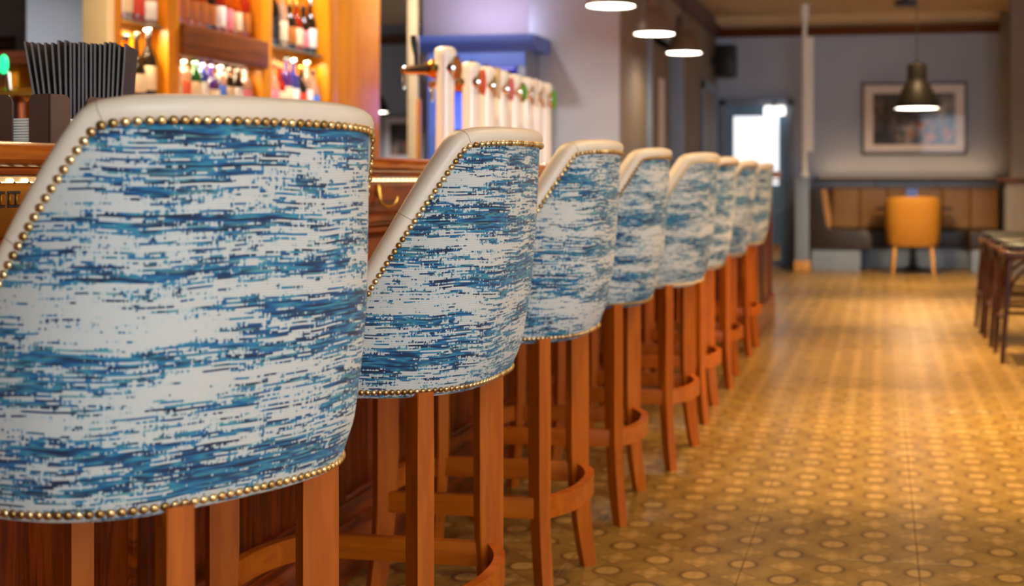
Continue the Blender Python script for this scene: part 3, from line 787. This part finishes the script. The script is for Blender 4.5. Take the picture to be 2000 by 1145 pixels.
# beer fonts along the bar
def beer_tap(x, y, label, badge, badge_shape, h=.43, arms=1, lean=0.0):
    t = thing('beer_tap', label, 'beer tap', (x, y, BT), lean, 'row of white beer taps on the bar')
    obj('base_flange', lathe([(.056, 0), (.056, .008), (.046, .014), (.040, .016)], 24), 'chrome', t)
    obj('column', lathe([(.036, .012), (.036, .06), (.0345, .20), (.036, h-.06), (.040, h-.03), (.041, h-.012), (.037, h-.002), (.028, h+.004), (0, h+.006)], 24), 'font', t)
    hd = obj('tap_body', tube([(.03, 0, h-.075), (-.05, 0, h-.075), (-.075, 0, h-.076), (-.155, 0, h-.08)], .02, 14, [.033, .033, .022, .016]), 'chrome', t)
    obj('collar', lathe([(.034, -.012), (.038, 0), (.034, .012)], 18, mat=Matrix.Translation((-.045, 0, h-.075)) @ Matrix.Rotation(PI/2, 4, 'Y')), 'brass', hd)
    obj('spout', tube([(-.15, 0, h-.07), (-.16, 0, h-.10), (-.162, 0, h-.15)], .009, 10, [.012, .009, .0075]), 'chrome', hd)
    obj('spout_ball', lathe([(0, -.016), (.011, -.012), (.016, 0), (.011, .012), (0, .016)], 14, (-.16, 0, h-.08)), 'chrome', hd)
    obj('handle', tube([(-.115, 0, h-.07), (-.115, 0, h-.03), (-.122, 0, h+.02), (-.126, 0, h+.05)], .011, 10, [.007, .008, .013, .011]), 'black', t)
    # lens badge on the customer side
    lens = obj('lens_mount', lathe([(.0, 0), (.041, 0), (.045, .006), (.041, .014), (.0, .014)], 20, mat=Matrix.Translation((.036, 0, h-.075)) @ Matrix.Rotation(PI/2, 4, 'Y')), 'chrome', t)
    mb = Matrix.Translation((.050, 0, h-.075)) @ Matrix.Rotation(PI/2, 4, 'Y')
    if badge_shape == 'oval': bmb = lathe([(.0, 0), (.036, 0), (.034, .005), (.0, .008)], 20, mat=mb @ Matrix.Diagonal((1.5, .95, 1, 1)))
    elif badge_shape == 'tall': bmb = box((.05, -.022, h-.13), (.058, .022, h-.0), .003)
    else: bmb = lathe([(.0, 0), (.037, 0), (.034, .005), (.0, .008)], 20, mat=mb)
    obj('badge', bmb, badge, t)
    return t
taps = [('badge_amber', 'round', 'nearest tall white beer tap with dark handle and chrome spout'), ('badge_orange', 'oval', 'white beer tap with an orange red oval badge'),
        ('l_cream', 'tall', 'third white beer tap, cream badge, after the orange badge'), ('l_pink', 'oval', 'fourth white beer tap, pale pink badge, mid row'), ('badge_green', 'round', 'fifth white beer tap with a round green badge'),
        ('l_white', 'tall', 'sixth white beer tap with a tall white badge'), ('l_white', 'oval', 'seventh white beer tap, white oval badge, second from far end'), ('badge_green', 'oval', 'farthest white beer tap with a green oval badge')]
for k, (bd_, sh, lb) in enumerate(taps):
    beer_tap(-1.60, 4.57+[0, .30, .50, .70, .90, 1.08, 1.26, 1.42][k], lb, bd_, sh, .43 if k == 0 else .40)
lt = thing('taster_glass', 'small upright glass catching blue light behind the taps', 'glass', (-1.78, 5.45, BT))
obj('bowl', lathe([(.022, 0), (.024, .01), (.028, .12), (.026, .12), (.022, .012), (0, .012)], 18), 'g_clear', lt)
gg = thing('bar_mat_lamp', 'small green glowing till light on the bar behind the third stool', 'till light', (-1.50, 6.35, BT))
obj('housing', lathe([(.03, 0), (.03, .02), (.02, .03), (0, .03)], 16), 'black', gg); obj('lens', lathe([(.018, .03), (.018, .07), (.01, .08), (0, .08)], 14), 'green', gg)

# ================================================================== back bar
KX = -3.30
bb = thing('back_bar', 'tall golden oak back bar with open bottle bays', 'back bar', (KX, 5.0, 0))
def kb(name, a, b, mat, bev=.004): return obj(name, box((a[0]-KX, a[1]-5.0, a[2]), (b[0]-KX, b[1]-5.0, b[2]), bev), mat, bb)
kb('base_cabinet', (KX-.19, 5.10, 0), (KX+.30, 8.12, .90), 'oak_dark')
kb('counter', (KX-.19, 5.09, .90), (KX+.34, 8.14, .94), 'oak_h', .008)
kb('back_panel', (KX-.13, 5.10, .94), (KX-.11, 8.12, 2.75), 'oak_h')
for y0, y1 in ((5.08, 5.13), (5.50, 5.60), (6.42, 6.54), (7.26, 7.40)): kb('upright', (KX-.11, y0, .94), (KX+.02, y1, 2.75), 'oak_v', .006)
kb('end_panel', (KX-.11, 7.40, .94), (KX-.0, 8.12, 2.75), 'oak_v', .008)
kb('cornice', (KX-.13, 5.08, 2.75), (KX+.08, 8.16, 2.86), 'oak_h', .02)
for y0, y1 in ((5.13, 5.50), (5.60, 6.42), (6.54, 7.26)):
    kb('lower_shelf', (KX-.11, y0, 1.365), (KX+.0, y1, 1.39), 'oak_h')
kb('pelmet_board', (KX-.02, 5.60, 1.61), (KX+.05, 6.45, 1.765), 'oak_dark', .02)
kb('upper_shelf', (KX-.11, 5.60, 1.745), (KX-.02, 6.42, 1.765), 'oak_h')
kb('glass_shelf', (KX-.11, 5.13, 1.725), (KX-.01, 5.50, 1.735), 'g_shelf', .002)
kb('glass_shelf', (KX-.11, 6.54, 1.755), (KX-.01, 7.26, 1.765), 'g_shelf', .002)
for y0, y1 in ((5.13, 5.50), (5.60, 6.42), (6.54, 7.26)):  # warm strips and fill lamps added to brighten the oak
    kb('added_light_strip', (KX-.08, y0+.02, 2.60), (KX-.04, y1-.02, 2.612), 'led', .002)
    area('back_bar_fill', (KX-.06, (y0+y1)/2, 2.58), (0, math.radians(-12), 0), .05, y1-y0-.08, 12, (1, .76, .44))
    area('back_bar_shelf_fill', (KX-.05, (y0+y1)/2, 1.60 if y0 > 5.5 and y0 < 6.5 else 1.715), (0, math.radians(-12), 0), .03, y1-y0-.10, 4.5, (1, .78, .48))
cp = struct('trim_5', box((KX-.10, 5.02, 0), (KX+.02, 5.075, 2.86), .008), 'cream_wood', label='cream painted post at the left end of the back bar')
# bottles
def bottle(x, y, z, label, glassm, lab, cap, h=.29, r=.036, shape='round', group=None):
    t = thing('bottle', label, 'bottle', (x, y, z), random.uniform(-.4, .4), group)
    nk = r*.36
    if shape == 'tall': pr = [(0, 0), (r*.96, 0), (r, .006), (r, h*.62), (r*.85, h*.68), (nk, h*.76), (nk, h*.93), (0, h*.93)]
    elif shape == 'squat': pr = [(0, 0), (r*1.15, 0), (r*1.22, .01), (r*1.22, h*.42), (r*1.0, h*.52), (nk*1.1, h*.62), (nk, h*.9), (0, h*.9)]
    else: pr = [(0, 0), (r*.97, 0), (r, .006), (r, h*.52), (r*.92, h*.60), (r*.55, h*.70), (nk, h*.76), (nk, h*.92), (0, h*.92)]
    obj('glass_body', lathe(pr, 18), glassm, t)
    z0, z1 = (h*.12, h*.46) if shape != 'squat' else (h*.08, h*.36); rr = r*1.015 if shape != 'squat' else r*1.235
    obj('label_band', lathe([(rr, z0), (rr, z1)], 18) if False else lathe([(rr*.99, z0), (rr, z0+.001), (rr, z1-.001), (rr*.99, z1)], 18), lab, t)
    obj('cap', lathe([(nk*1.15, h*.90), (nk*1.2, h*.91), (nk*1.2, h*.985), (nk*.9, h), (0, h)], 14), cap, t)
    return t
def row(ylist, x, z, specs, where):
    n = len(specs)
    for k, (y, sp) in enumerate(zip(ylist, specs)):
        gl, lab, cap, h, r, shp, look = sp
        bottle(x+random.uniform(-.006, .006), y, z+.0015, '%s, %s from the left %s' % (look, ordn[k], where), gl, lab, cap, h, r, shp, 'bottles ' + where)
def lsp(a, b_, n): return [a+(b_-a)*(k+.5)/n for k in range(n)]
AM, RD, DK, CL, GR, BL, PU = 'g_amber', 'g_red', 'g_dark', 'g_clear', 'g_green', 'g_blue', 'g_purple'
row(lsp(5.14, 5.49, 4), KX-.056, 1.39, [(CL, 'l_white', 'cap_red', .31, .036, 'round', 'clear bottle with white label'), (AM, 'l_cream', 'cap_black', .28, .04, 'round', 'amber bottle with cream label'), (DK, 'l_cream', 'cap_black', .30, .033, 'squat', 'squat dark bottle with cream label'), (DK, 'l_cream', 'cap_silver',   .33, .040, 'round', 'dark bottle with tall cream label')], 'on left bay lower shelf')
row(lsp(5.14, 5.49, 4), KX-.056, 1.735, [(CL, 'l_white', 'cap_silver', .30, .034, 'squat', 'squat clear decanter'), (CL, 'l_cream', 'cap_gold', .30, .038, 'round', 'clear bottle with cream label'), (RD, 'l_red', 'cap_black', .30, .036, 'tall', 'red spirit bottle'), (CL, 'l_white', 'cap_black', .29, .034, 'squat', 'squat clear bottle with white label')], 'on left bay glass shelf')
row(lsp(5.63, 6.41, 9), KX-.062, 1.765, [(AM, 'l_red', 'cap_black', .30, .036, 'round', 'orange spirit bottle with red label'), (AM, 'badge_amber', 'cap_gold', .31, .037, 'tall', 'tall amber bottle'), (AM, 'badge_amber', 'cap_gold', .29, .036, 'round', 'golden bottle'), (AM, 'badge_amber', 'cap_black', .30, .037, 'round', 'amber bottle with dark cap'), (DK, 'badge_amber', 'cap_black', .30, .036, 'tall', 'dark amber bottle'), (RD, 'l_white', 'cap_red', .31, .038, 'round', 'red bottle with white label'), (AM, 'l_pink', 'cap_gold', .30, .037, 'round', 'orange bottle with pink label'), (AM, 'l_cream', 'cap_gold', .29, .036, 'round', 'amber bottle with cream label'), (RD, 'badge_amber', 'cap_black', .30, .036, 'tall', 'reddish brown bottle')], 'above the dark pelmet')
row(lsp(5.64, 6.41, 9), KX-.056, 1.39, [(CL, 'l_cream', 'cap_silver', .25, .036, 'tall', 'clear bottle with cream label'), (CL, 'badge_orange', 'cap_silver', .23, .034, 'tall', 'clear bottle with orange foot'), (GR, 'l_cream', 'cap_black', .24, .038, 'round', 'green bottle with cream label'), (BL, 'l_white', 'cap_silver', .25, .034, 'tall', 'blue bottle with white label'), (PU, 'l_cream', 'cap_black', .23, .038, 'squat', 'squat purple bottle with cream label'), (CL, 'l_blue', 'cap_silver', .24, .034, 'tall', 'clear bottle with pale blue label'), (DK, 'l_cream', 'cap_black', .24, .038, 'round', 'dark bottle with cream label'), (DK, 'l_white', 'cap_silver', .24, .037, 'round', 'dark bottle with white label'), (CL, 'l_pink', 'cap_silver', .23, .036, 'tall', 'clear bottle with pink label')], 'below the dark pelmet board')
row(lsp(6.56, 7.25, 7), KX-.062, 1.765, [(CL, 'l_cream', 'cap_gold', .34, .036, 'tall', 'tall clear bottle'), (DK, 'cap_black', 'cap_black', .36, .036, 'round', 'tall black bottle'), (CL, 'l_cream', 'cap_silver', .33, .034, 'tall', 'pale green topped bottle'), (DK, 'badge_amber', 'cap_gold', .28, .038, 'round', 'dark bottle with amber label'), (RD, 'l_cream', 'cap_gold', .29, .037, 'round', 'red brown bottle with cream label'), (DK, 'l_pink', 'cap_black', .28, .037, 'round', 'dark bottle with pink label'), (DK, 'l_white', 'cap_silver', .33, .036, 'round', 'dark bottle with silver stopper')], 'on right bay glass shelf')
row(lsp(6.56, 7.25, 8), KX-.05, 1.39, [(CL, 'l_white', 'cap_silver', .27, .037, 'round', 'clear bottle with white label'), (CL, 'l_pink', 'cap_red', .28, .036, 'round', 'clear bottle with pink label'), (RD, 'l_cream', 'cap_red', .27, .036, 'round', 'red bottle with cream label'), (PU, 'l_cream', 'cap_black', .34, .035, 'tall', 'tall purple bottle'), (BL, 'l_white', 'cap_silver', .33, .036, 'tall', 'tall blue bottle'), (DK, 'l_red', 'cap_gold', .29, .036, 'round', 'dark bottle with red label'), (CL, 'l_white', 'cap_silver', .34, .036, 'tall', 'tall clear bottle with white label'), (CL, 'l_blue', 'cap_black', .28, .037, 'round', 'clear bottle with blue label')], 'on right bay lower shelf')
# small gantry light bulb by the oak end panel
gb = thing('glass_tumbler', 'upturned clear tumbler at the foot of the wide oak panel', 'glass', (KX+.12, 7.42, .9415))
obj('bowl', lathe([(.036, 0), (.036, .006), (.030, .50), (.0, .50)], 18), 'g_clear', gb)

# opening right of the back bar: pale jamb and wood edge
struct('trim_6', box((KX-.065, 8.79, 0), (KX, 8.85, CZ), .006), 'cream_wood', label='pale door jamb beyond the oak end panel')
struct('trim_7', box((KX+.001, 8.80, 0), (KX+.022, 8.84, 1.60), .004), 'oak_v', label='narrow oak edge strip on the jamb')
# blue unit with cornice
bx0, bx1, by0, by1 = -3.36, -2.60, 9.20, 9.58
un = thing('blue_unit', 'tall blue painted shelving unit with a moulded cornice behind the taps', 'shelving unit', (bx0, by0, 0))
def ub_(name, a, b_, mat='blue_paint', bev=.004): return obj(name, box((a[0]-bx0, a[1]-by0, a[2]), (b_[0]-bx0, b_[1]-by0, b_[2]), bev), mat, un)
ub_('side_panel', (bx0, by0, 0), (bx0+.06, by1, 2.0)); ub_('side_panel', (bx1-.06, by0, 0), (bx1, by1, 2.0), 'greyblue')
ub_('back_board', (bx0+.06, by1-.02, 0), (bx1-.06, by1, 2.0)); ub_('lower_door', (bx0+.06, by0+.01, .08), (bx1-.06, by0+.03, .95)); ub_('head_board', (bx0, by0-.005, 1.86), (bx1, by0+.03, 2.0))
for z in (.95, 1.38): ub_('shelf', (bx0+.06, by0+.01, z), (bx1-.06, by1-.02, z+.025))
cpr = [(by0-by0+.05, 1.98), (-.02, 1.98), (-.03, 2.0), (-.06, 2.02), (-.09, 2.06), (-.10, 2.09), (by1-by0, 2.09), (by1-by0, 1.98)]
obj('cornice', prism(cpr, 'X', -.09, bx1-bx0+.09), 'blue_paint', un, True, 30)
obj('added_light_strip', box((.10, .04, 1.845), (bx1-bx0-.10, .06, 1.855)), 'purple_led', un)
area('blue_unit_light', (-2.98, 9.32, 1.84), (math.radians(15), 0, 0), .5, .04, 4, (.55, .52, 1.0), 100)
area('lilac_wall_light', (-3.0, 9.40, 2.12), (math.radians(160), 0, 0), .6, .06, 4, (.82, .74, 1.0))
for (x, z, hh, mt, lb) in ((-3.14, .975, .24, 'g_dark', 'dark bottle on the blue unit lower shelf'), (-2.95, 1.405, .28, 'g_clear', 'clear bottle on the blue unit middle shelf'), (-2.84, 1.405, .26, 'g_blue', 'pale blue bottle on the blue unit middle shelf'), (-2.74, 1.405, .3, 'g_dark', 'dark tall bottle on the blue unit middle shelf')):
    bottle(x, by0+.15, z+.001, lb, mt, 'l_white', 'cap_silver', hh, .04)

# ================================================================== far-left corner behind the bar
struct('wall_service', box((-5.04, 6.9, 1.795), (-4.65, 7.1, CZ)), 'wall', label='grey blue bulkhead left of the back bar')
sv = thing('service_dresser', 'brown timber dresser under the grey bulkhead at far left', 'dresser', (-5.6, 6.85, 0))
def sv_(name, a, b_, mat, bev=.006): return obj(name, box(a, b_, bev), mat, sv)
sv_('carcass', (-.9, .06, 0), (1.05, .5, 1.05), 'oak_dark'); sv_('top_shelf', (-.1, -.05, 1.70), (1.30, .35, 1.78), 'brown_trim', .01)
for x in (.02, .5, .98): sv_('post', (x-.04, .0, 1.05), (x+.04, .30, 1.70), 'oak_v')
sv_('back_board', (-.9, .30, 1.05), (1.05, .33, 1.70), 'pale_wood')
struct('wall_service_back', box((-8.1, 8.4, 0), (-4.4, 8.5, CZ)), 'wall_dark', label='pale wall behind the dresser')
fw = tag(obj('framed_board', box((-.34, -.02, -.11), (.34, .0, .11), .01), 'dark_wood', loc=(-6.55, 8.38, 1.95)), 'dark framed board on the wall at far left', 'board')
ft = thing('chrome_tap_rail', 'chrome tap rail with a green lit badge at the far left', 'beer tap', (-2.98, 4.02, .942))
obj('pedestal', lathe([(.06, 0), (.06, .01), (.035, .03), (.03, .34), (.04, .37), (0, .38)], 20), 'chrome', ft)
obj('cross_bar', tube([(-.30, -.16, .375), (.30, .16, .375)], .026, 12), 'brass', ft)
for k, f in enumerate((-.9, -.45, .45, .9)):
    h_ = obj('spout', tube([(.30*f, .16*f, .375), (.30*f+.03, .16*f-.05, .37), (.30*f+.04, .16*f-.07, .30)], .011, 8), 'chrome', ft)
    obj('spout_ball', lathe([(0, -.02), (.014, -.014), (.02, 0), (.014, .014), (0, .02)], 12, (.30*f, .16*f, .41)), 'chrome', h_)
bdg = obj('badge', lathe([(0, 0), (.030, 0), (.034, .006), (.03, .014), (0, .016)], 18, mat=Matrix.Translation((.0, -.05, .475)) @ Matrix.Rotation(math.radians(-35), 4, 'Z') @ Matrix.Rotation(PI/2, 4, 'X')), 'green', ft)
obj('badge_stem', tube([(.0, -.03, .39), (.0, -.04, .45)], .008), 'chrome', ft)
struct('counter_service', box((-3.3, 3.3, 0), (-2.75, 4.75, .94), .006), 'oak_dark', label='dark oak service counter under the chrome tap rail')

# ================================================================== pendants
def pendant(x, y, z, r, label, shade_mat, glow, power, h=None, cordmat='black'):
    t = thing('pendant_lamp', label, 'pendant lamp', (x, y, z))
    k = r/.217; H = CZ-z
    pr = [(r*.99, 0), (r, .012*k), (r*.97, .05*k), (r*.80, .14*k), (r*.60, .225*k), (r*.47, .27*k), (r*.44, .30*k), (r*.44, .42*k), (r*.40, .44*k), (r*.12, .445*k), (r*.12, .47*k), (0.0, .47*k)]
    inn = [(r*.95, .012*k), (r*.92, .05*k), (r*.75, .14*k), (r*.42, .25*k), (0, .26*k)]
    bm = bm_new(); add_lathe(bm, pr, 32, caps=False); obj('shade', bm, shade_mat, t)
    bm = bm_new(); add_lathe(bm, [(r*.99, 0)] + inn, 32, caps=False); obj('shade_lining', bm, 'white_paint', t)
    obj('diffuser', lathe([(0, .006*k), (r*.93, .006*k), (r*.93, .012*k), (0, .012*k)], 32), glow, t)
    obj('cord', tube([(0, 0, .46*k), (0, 0, H-.03)], .006 if k > .7 else .007, 8), cordmat, t)
    obj('ceiling_cup', lathe([(.05, H-.05), (.055, H-.045), (.055, H-.002), (0, H-.002)], 20), 'black', t)
    l = area('pendant_light', (x, y, z-.01), (0, 0, 0), r*1.6, r*1.6, power, (1, .74, .40), 150, 'DISK')
    return t
for yy, lb in ((7.358, 'nearest of three pendant lamps over the bar, cut by the top edge'), (8.827, 'middle of three taupe pendant lamps over the bar'), (10.202, 'farthest of three taupe pendant lamps over the bar')):
    p = pendant(-1.56, yy, 2.035, .146, lb, 'grey_metal', 'lamp_glow', 4)
    p['group'] = 'pendant lamps over the bar'
pendant(.353, 12.857, 1.715, .217, 'large black bell pendant lamp in front of the framed picture', 'black_metal', 'lamp_glow', 34)
pb = thing('ceiling_plate', 'small black rectangular ceiling plate above the booth pendant', 'ceiling plate', (.26, 13.9, CZ-.09))
obj('plate', box((-.11, -.1, 0), (.11, .1, .05), .006), 'black', pb); obj('stem', box((-.03, -.03, .05), (.03, .03, .09)), 'black', pb)
pendant(-5.25, 12.7, 1.72, .17, 'black pendant lamp in the side room beyond the oak panel', 'black_metal', 'lamp_glow', 10)
pendant(-5.2, 7.82, 2.04, .075, 'small lit pendant beside the cream post at upper left', 'black_metal', 'lamp_glow', 4)

# ================================================================== back of the room
pic = thing('framed_picture', 'large framed dark photograph with white mount on the back wall', 'picture', (.385, YB, 1.725))
pw, ph = 1.20, .85
fb = bm_new()
for a, b_ in (((-pw/2, -ph/2), (-pw/2+.022, ph/2)), ((pw/2-.022, -ph/2), (pw/2, ph/2)), ((-pw/2, ph/2-.022), (pw/2, ph/2)), ((-pw/2, -ph/2), (pw/2, -ph/2+.022))):
    add_box(fb, (a[0], -.035, a[1]), (b_[0], -.001, b_[1]), .003)
obj('frame', fb, 'black_metal', pic)
obj('mount', box((-pw/2+.02, -.016, -ph/2+.02), (pw/2-.02, -.010, ph/2-.02)), 'mount', pic, False)
obj('print', box((-pw/2+.13, -.019, -ph/2+.125), (pw/2-.13, -.0165, ph/2-.125)), 'picture', pic, False)
p2 = thing('framed_picture', 'white mounted picture on the side room wall, seen past the oak panel', 'picture', (-5.95, YB, 1.52))
obj('frame', box((-.22, -.03, -.30), (.22, -.001, .30), .004), 'black_metal', p2); obj('mount', box((-.20, -.036, -.28), (.20, -.03, .28)), 'mount', p2, False); obj('print', box((-.12, -.040, -.20), (.12, -.0365, .20)), 'picture', p2, False)

# speaker, exit light
sp = thing('loudspeaker', 'black loudspeaker mounted high in the back left corner', 'speaker', (XL+.17, 14.85, 2.21))
obj('cabinet', box((-.12, -.11, 0), (.12, .12, .37), .012, 3), 'black', sp); obj('grille', box((-.10, -.118, .02), (.10, -.11, .35), .004), 'black_metal', sp); obj('bracket', box((-.17, -.03, .15), (-.12, .03, .23)), 'black', sp)
ex = thing('bulkhead_light', 'white lit rectangular emergency light above the blue door', 'emergency light', (-1.235, YB-.10, 1.775))
obj('lens', box((-.125, -.08, 0), (.125, .0, .105), .02, 3), 'exit_white', ex); obj('back_plate', box((-.13, .0, -.005), (.13, .02, .13), .004), 'white_paint', ex); obj('mount_knob', lathe([(.05, .1), (.05, .125), (.03, .14), (0, .14)], 16, (0, -.03, 0)), 'white_paint', ex)
obj('wall_bracket', box((-.04, .02, .05), (.04, .10, .09)), 'white_paint', ex)

# newel post and white slender column
nw = thing('newel_post', 'grey blue square booth post on a wooden foot', 'post', (-.855, 14.26, 0))
obj('foot', box((-.085, -.085, 0), (.085, .085, .12), .008), 'pale_wood', nw); obj('shaft', box((-.075, -.075, .12), (.075, .075, 1.02), .01), 'greyblue', nw); obj('cap', box((-.09, -.09, 1.02), (.09, .09, 1.045), .006), 'greyblue', nw)
cl = thing('slender_column', 'slender white painted column rising from the booth post to the ceiling', 'column', (-.83, 14.26, 1.046))
pr = [(.05, 0), (.05, .03), (.032, .05), (.030, .30), (.038, .33), (.038, .36), (.030, .40), (.031, .80), (.04, .83), (.04, .87), (.031, .90), (.030, 1.30), (.038, 1.33), (.030, 1.36), (.028, 1.70), (.045, 1.76), (.05, 1.80), (.05, CZ-1.05)]
obj('shaft', lathe(pr, 20), 'white_paint', cl)
gl = obj('glass_screen', box((.02, -.01, .28), (.10, .01, 1.55), .004), 'white_paint', cl)

# booth bench
bench = thing('booth_bench', 'U shaped booth bench with tan back and dark seat under the picture', 'bench', (-.76, 14.30, 0))
def bn(name, a, b_, mat, bev=.01, seg=3): return obj(name, box((a[0]+.76, a[1]-14.30, a[2]), (b_[0]+.76, b_[1]-14.30, b_[2]), bev, seg), mat, bench)
bn('plinth', (-.76, 14.34, 0), (-.22, 15.26, .24), 'greyblue', .004); bn('plinth', (-.22, 14.98, 0), (1.33, 15.26, .24), 'greyblue', .004); bn('plinth', (.98, 14.40, 0), (1.33, 15.0, .24), 'greyblue', .004)
prof = [(-.76, .24), (-.10, .24), (-.09, .30), (-.10, .41), (-.16, .45), (-.30, .455), (-.56, .455), (-.60, .50), (-.66, .90), (-.70, .92), (-.755, .92)]
bend = [(p[0]+.76, p[1]) for p in prof]
obj('side_bench', prism(bend, 'Y', .02, .98, .012), 'dark_leather', bench, True, 35)
bm = bm_new()
for k in range(6): add_box(bm, (.0, 0, 0), (0, 0, 0)) if False else None
bm.free()
tp = [(-.555, .46), (-.595, .50), (-.655, .90), (-.60, .915), (-.54, .52)]
obj('side_back_pad', prism([(p[0]+.76, p[1]) for p in tp], 'Y', .05, .98, .006), 'tan', bench)
bn('rear_seat', (-.22, 14.92, .24), (1.33, 15.26, .45), 'dark_leather', .03)
bn('rear_seat_end', (.95, 14.40, .24), (1.33, 14.95, .45), 'dark_leather', .03)
for k in range(6):
    a = -.56+k*.315; bn('back_pad', (a+.002, 15.10, .45), (a+.313, 15.27, .92), 'tan', .022)
rail = thing('dado_rail', 'brown timber ledge with pale panel strip above the booth back', 'ledge', (-.76, YB-.2, .92))
obj('ledge', box((0, -.02, .085), (2.10, .199, .115), .006), 'brown_trim', rail)
for k in range(3): obj('pale_panel', box((.0+k*.70+.004, .04, .005), (.70*(k+1)-.004, .199, .085), .004), 'white_paint' if False else 'greyblue', rail)
obj('added_uplight_strip', box((.05, .10, .116), (2.05, .115, .124)), 'led_soft', rail)  # strip and area lamp added to wash the lower wall with warm light
area('wall_wash_fill', (.30, YB-.17, 1.045), (math.radians(168), 0, 0), 2.0, .03, 2.4, (1, .58, .26), 160)
dv = thing('booth_divider', 'taupe half height divider with wooden cap at the booth right end', 'divider', (1.30, 13.92, 0))
obj('panel', box((0, 0, 0), (2.2, .17, .99), .004), 'wall_dark', dv); obj('cap', box((-.09, -.04, .99), (2.2, .172, 1.03), .006), 'brown_trim', dv)
# table and mustard chair
tb_ = thing('pedestal_table', 'small dark pedestal table behind the mustard chair', 'table', (.36, 14.62, 0))
obj('table_top', box((-.42, -.30, .675), (.42, .30, .705), .008), 'dark_wood', tb_); obj('pedestal', lathe([(.04, .02), (.045, .1), (.03, .16), (.03, .60), (.06, .675), (0, .675)], 18), 'black', tb_); obj('foot_plate', lathe([(.24, 0), (.24, .012), (.10, .03), (.04, .05), (0, .05)], 24), 'black', tb_)
mc = thing('table_menu', 'small blue card holder standing on the booth table', 'card holder', (.345, 14.60, .7055))
obj('card', box((-.065, -.012, .006), (.065, .012, .21), .004), 'blue_paint', mc); obj('foot', box((-.075, -.04, 0), (.075, .04, .008), .002), 'blue_paint', mc)
ch = thing('tub_chair', 'mustard yellow tub chair with pale wooden legs at the booth table', 'chair', (.345, 14.10, 0))
def tub(z, w, d, th_in, n=36):
    out = []; inn = []
    for k in range(n+1):
        a = -PI*.92+PI*.84*k/n - PI*0.0
        a = math.radians(-200+220*k/n)
        out.append(Vector((w*math.copysign(abs(math.cos(a))**.7, math.cos(a)), d*math.copysign(abs(math.sin(a))**.7, math.sin(a)), z)))
        inn.append(Vector(((w-th_in)*math.copysign(abs(math.cos(a))**.7, math.cos(a)), (d-th_in)*math.copysign(abs(math.sin(a))**.7, math.sin(a)), z)))
    return out + inn[::-1]
def ztop(p):  # the back dips at the sides
    return .79+.045*min(1, max(0, (-p.y+.0)/.25)) - .05*max(0, p.y)/.25
rings = [tub(z, w, d, t_) for z, w, d, t_ in ((.30, .262, .225, .05), (.40, .290, .245, .055), (.62, .300, .255, .06), (.74, .300, .255, .06))]
r5 = [Vector((p.x*.995, p.y*.995, ztop(p)-.02)) for p in tub(.8, .298, .253, .06)]; r6 = [Vector((p.x*.97, p.y*.97, ztop(p))) for p in tub(.8, .292, .247, .045)]
bm = bm_new(); add_loft(bm, rings+[r5, r6]); obj('shell', bm, 'mustard', ch, True, 60)
obj('seat', box((-.235, -.20, .31), (.235, .25, .46), .03, 3), 'mustard', ch)
for sx in (-1, 1):
    for sy, zz in ((-.15, .0), (.19, .0)):
        bm = bm_new(); add_tube(bm, [(sx*.19, sy, .32), (sx*(.215 if sy < 0 else .235), sy*1.15, 0)], .02, 10, [.024, .015]); obj('leg', bm, 'pale_wood', ch)

# dark wooden low stools on the right
def low_stool(x, y, label):
    t = thing('low_stool', label, 'stool', (x, y, 0), 0, 'dark wooden stools on the right')
    w, d, H = .21, .20, .62
    obj('seat_frame', box((-w-.01, -d-.01, H-.045), (w+.01, d+.01, H), .012, 3), 'dark_wood', t)
    obj('seat_pad', box((-w+.012, -d+.012, H), (w-.012, d-.012, H+.045), .02, 3), 'stool_pad', t)
    bm = bm_new()
    for k in range(12):
        f = -1+2*(k+.5)/12
        for sx in (-1, 1):
            add_lathe(bm, [(.006, 0), (.005, .003), (0, .005)], 8, mat=Matrix.Translation((sx*(w+.008), f*d, H-.008)) @ Matrix.Rotation(sx*PI/2, 4, 'Y'))
            add_lathe(bm, [(.006, 0), (.005, .003), (0, .005)], 8, mat=Matrix.Translation((f*w, sx*(d+.008), H-.008)) @ Matrix.Rotation(-sx*PI/2, 4, 'X'))
    o = obj('stud_row', bm, 'brass', t); o['kind'] = 'stuff'
    c = {}
    for sx in (-1, 1):
        for sy in (-1, 1):
            p0 = Vector((sx*(w-.02), sy*(d-.02), H-.04)); p1 = Vector((sx*(w+.025), sy*(d+.02), 0)); c[sx, sy] = (p0, p1)
            obj('leg', tube([p0, p0.lerp(p1, .5), p1], .015, 10, [.018, .017, .013]), 'dark_wood', t)
    def at(k, z): p0, p1 = c[k]; return p0.lerp(p1, (p0.z-z)/(p0.z-p1.z))
    for a, b_ in (((-1,-1),(1,-1)), ((1,-1),(1,1)), ((1,1),(-1,1)), ((-1,1),(-1,-1))):
        zz = .24 if a[0] == b_[0] else .28
        obj('stretcher', tube([at(a, zz), at(b_, zz)], .011, 8), 'dark_wood', t)
        p, q = at(a, .40), at(b_, .40); mid = (at(a, .57)+at(b_, .57))/2
        pts = []
        for k in range(13):
            f = k/12; base_ = p.lerp(q, f); pts.append(Vector((base_.x, base_.y, .36+.20*math.sin(PI*f)**.55)))
        obj('arched_brace', tube(pts, .009, 8), 'dark_wood', t)
    return t
low_stool(.895, 7.50, 'nearest dark wooden stool with arched braces at right edge')
low_stool(.890, 8.20, 'middle dark wooden stool of three at right edge')
low_stool(.885, 8.88, 'farthest dark wooden stool of three at right edge')
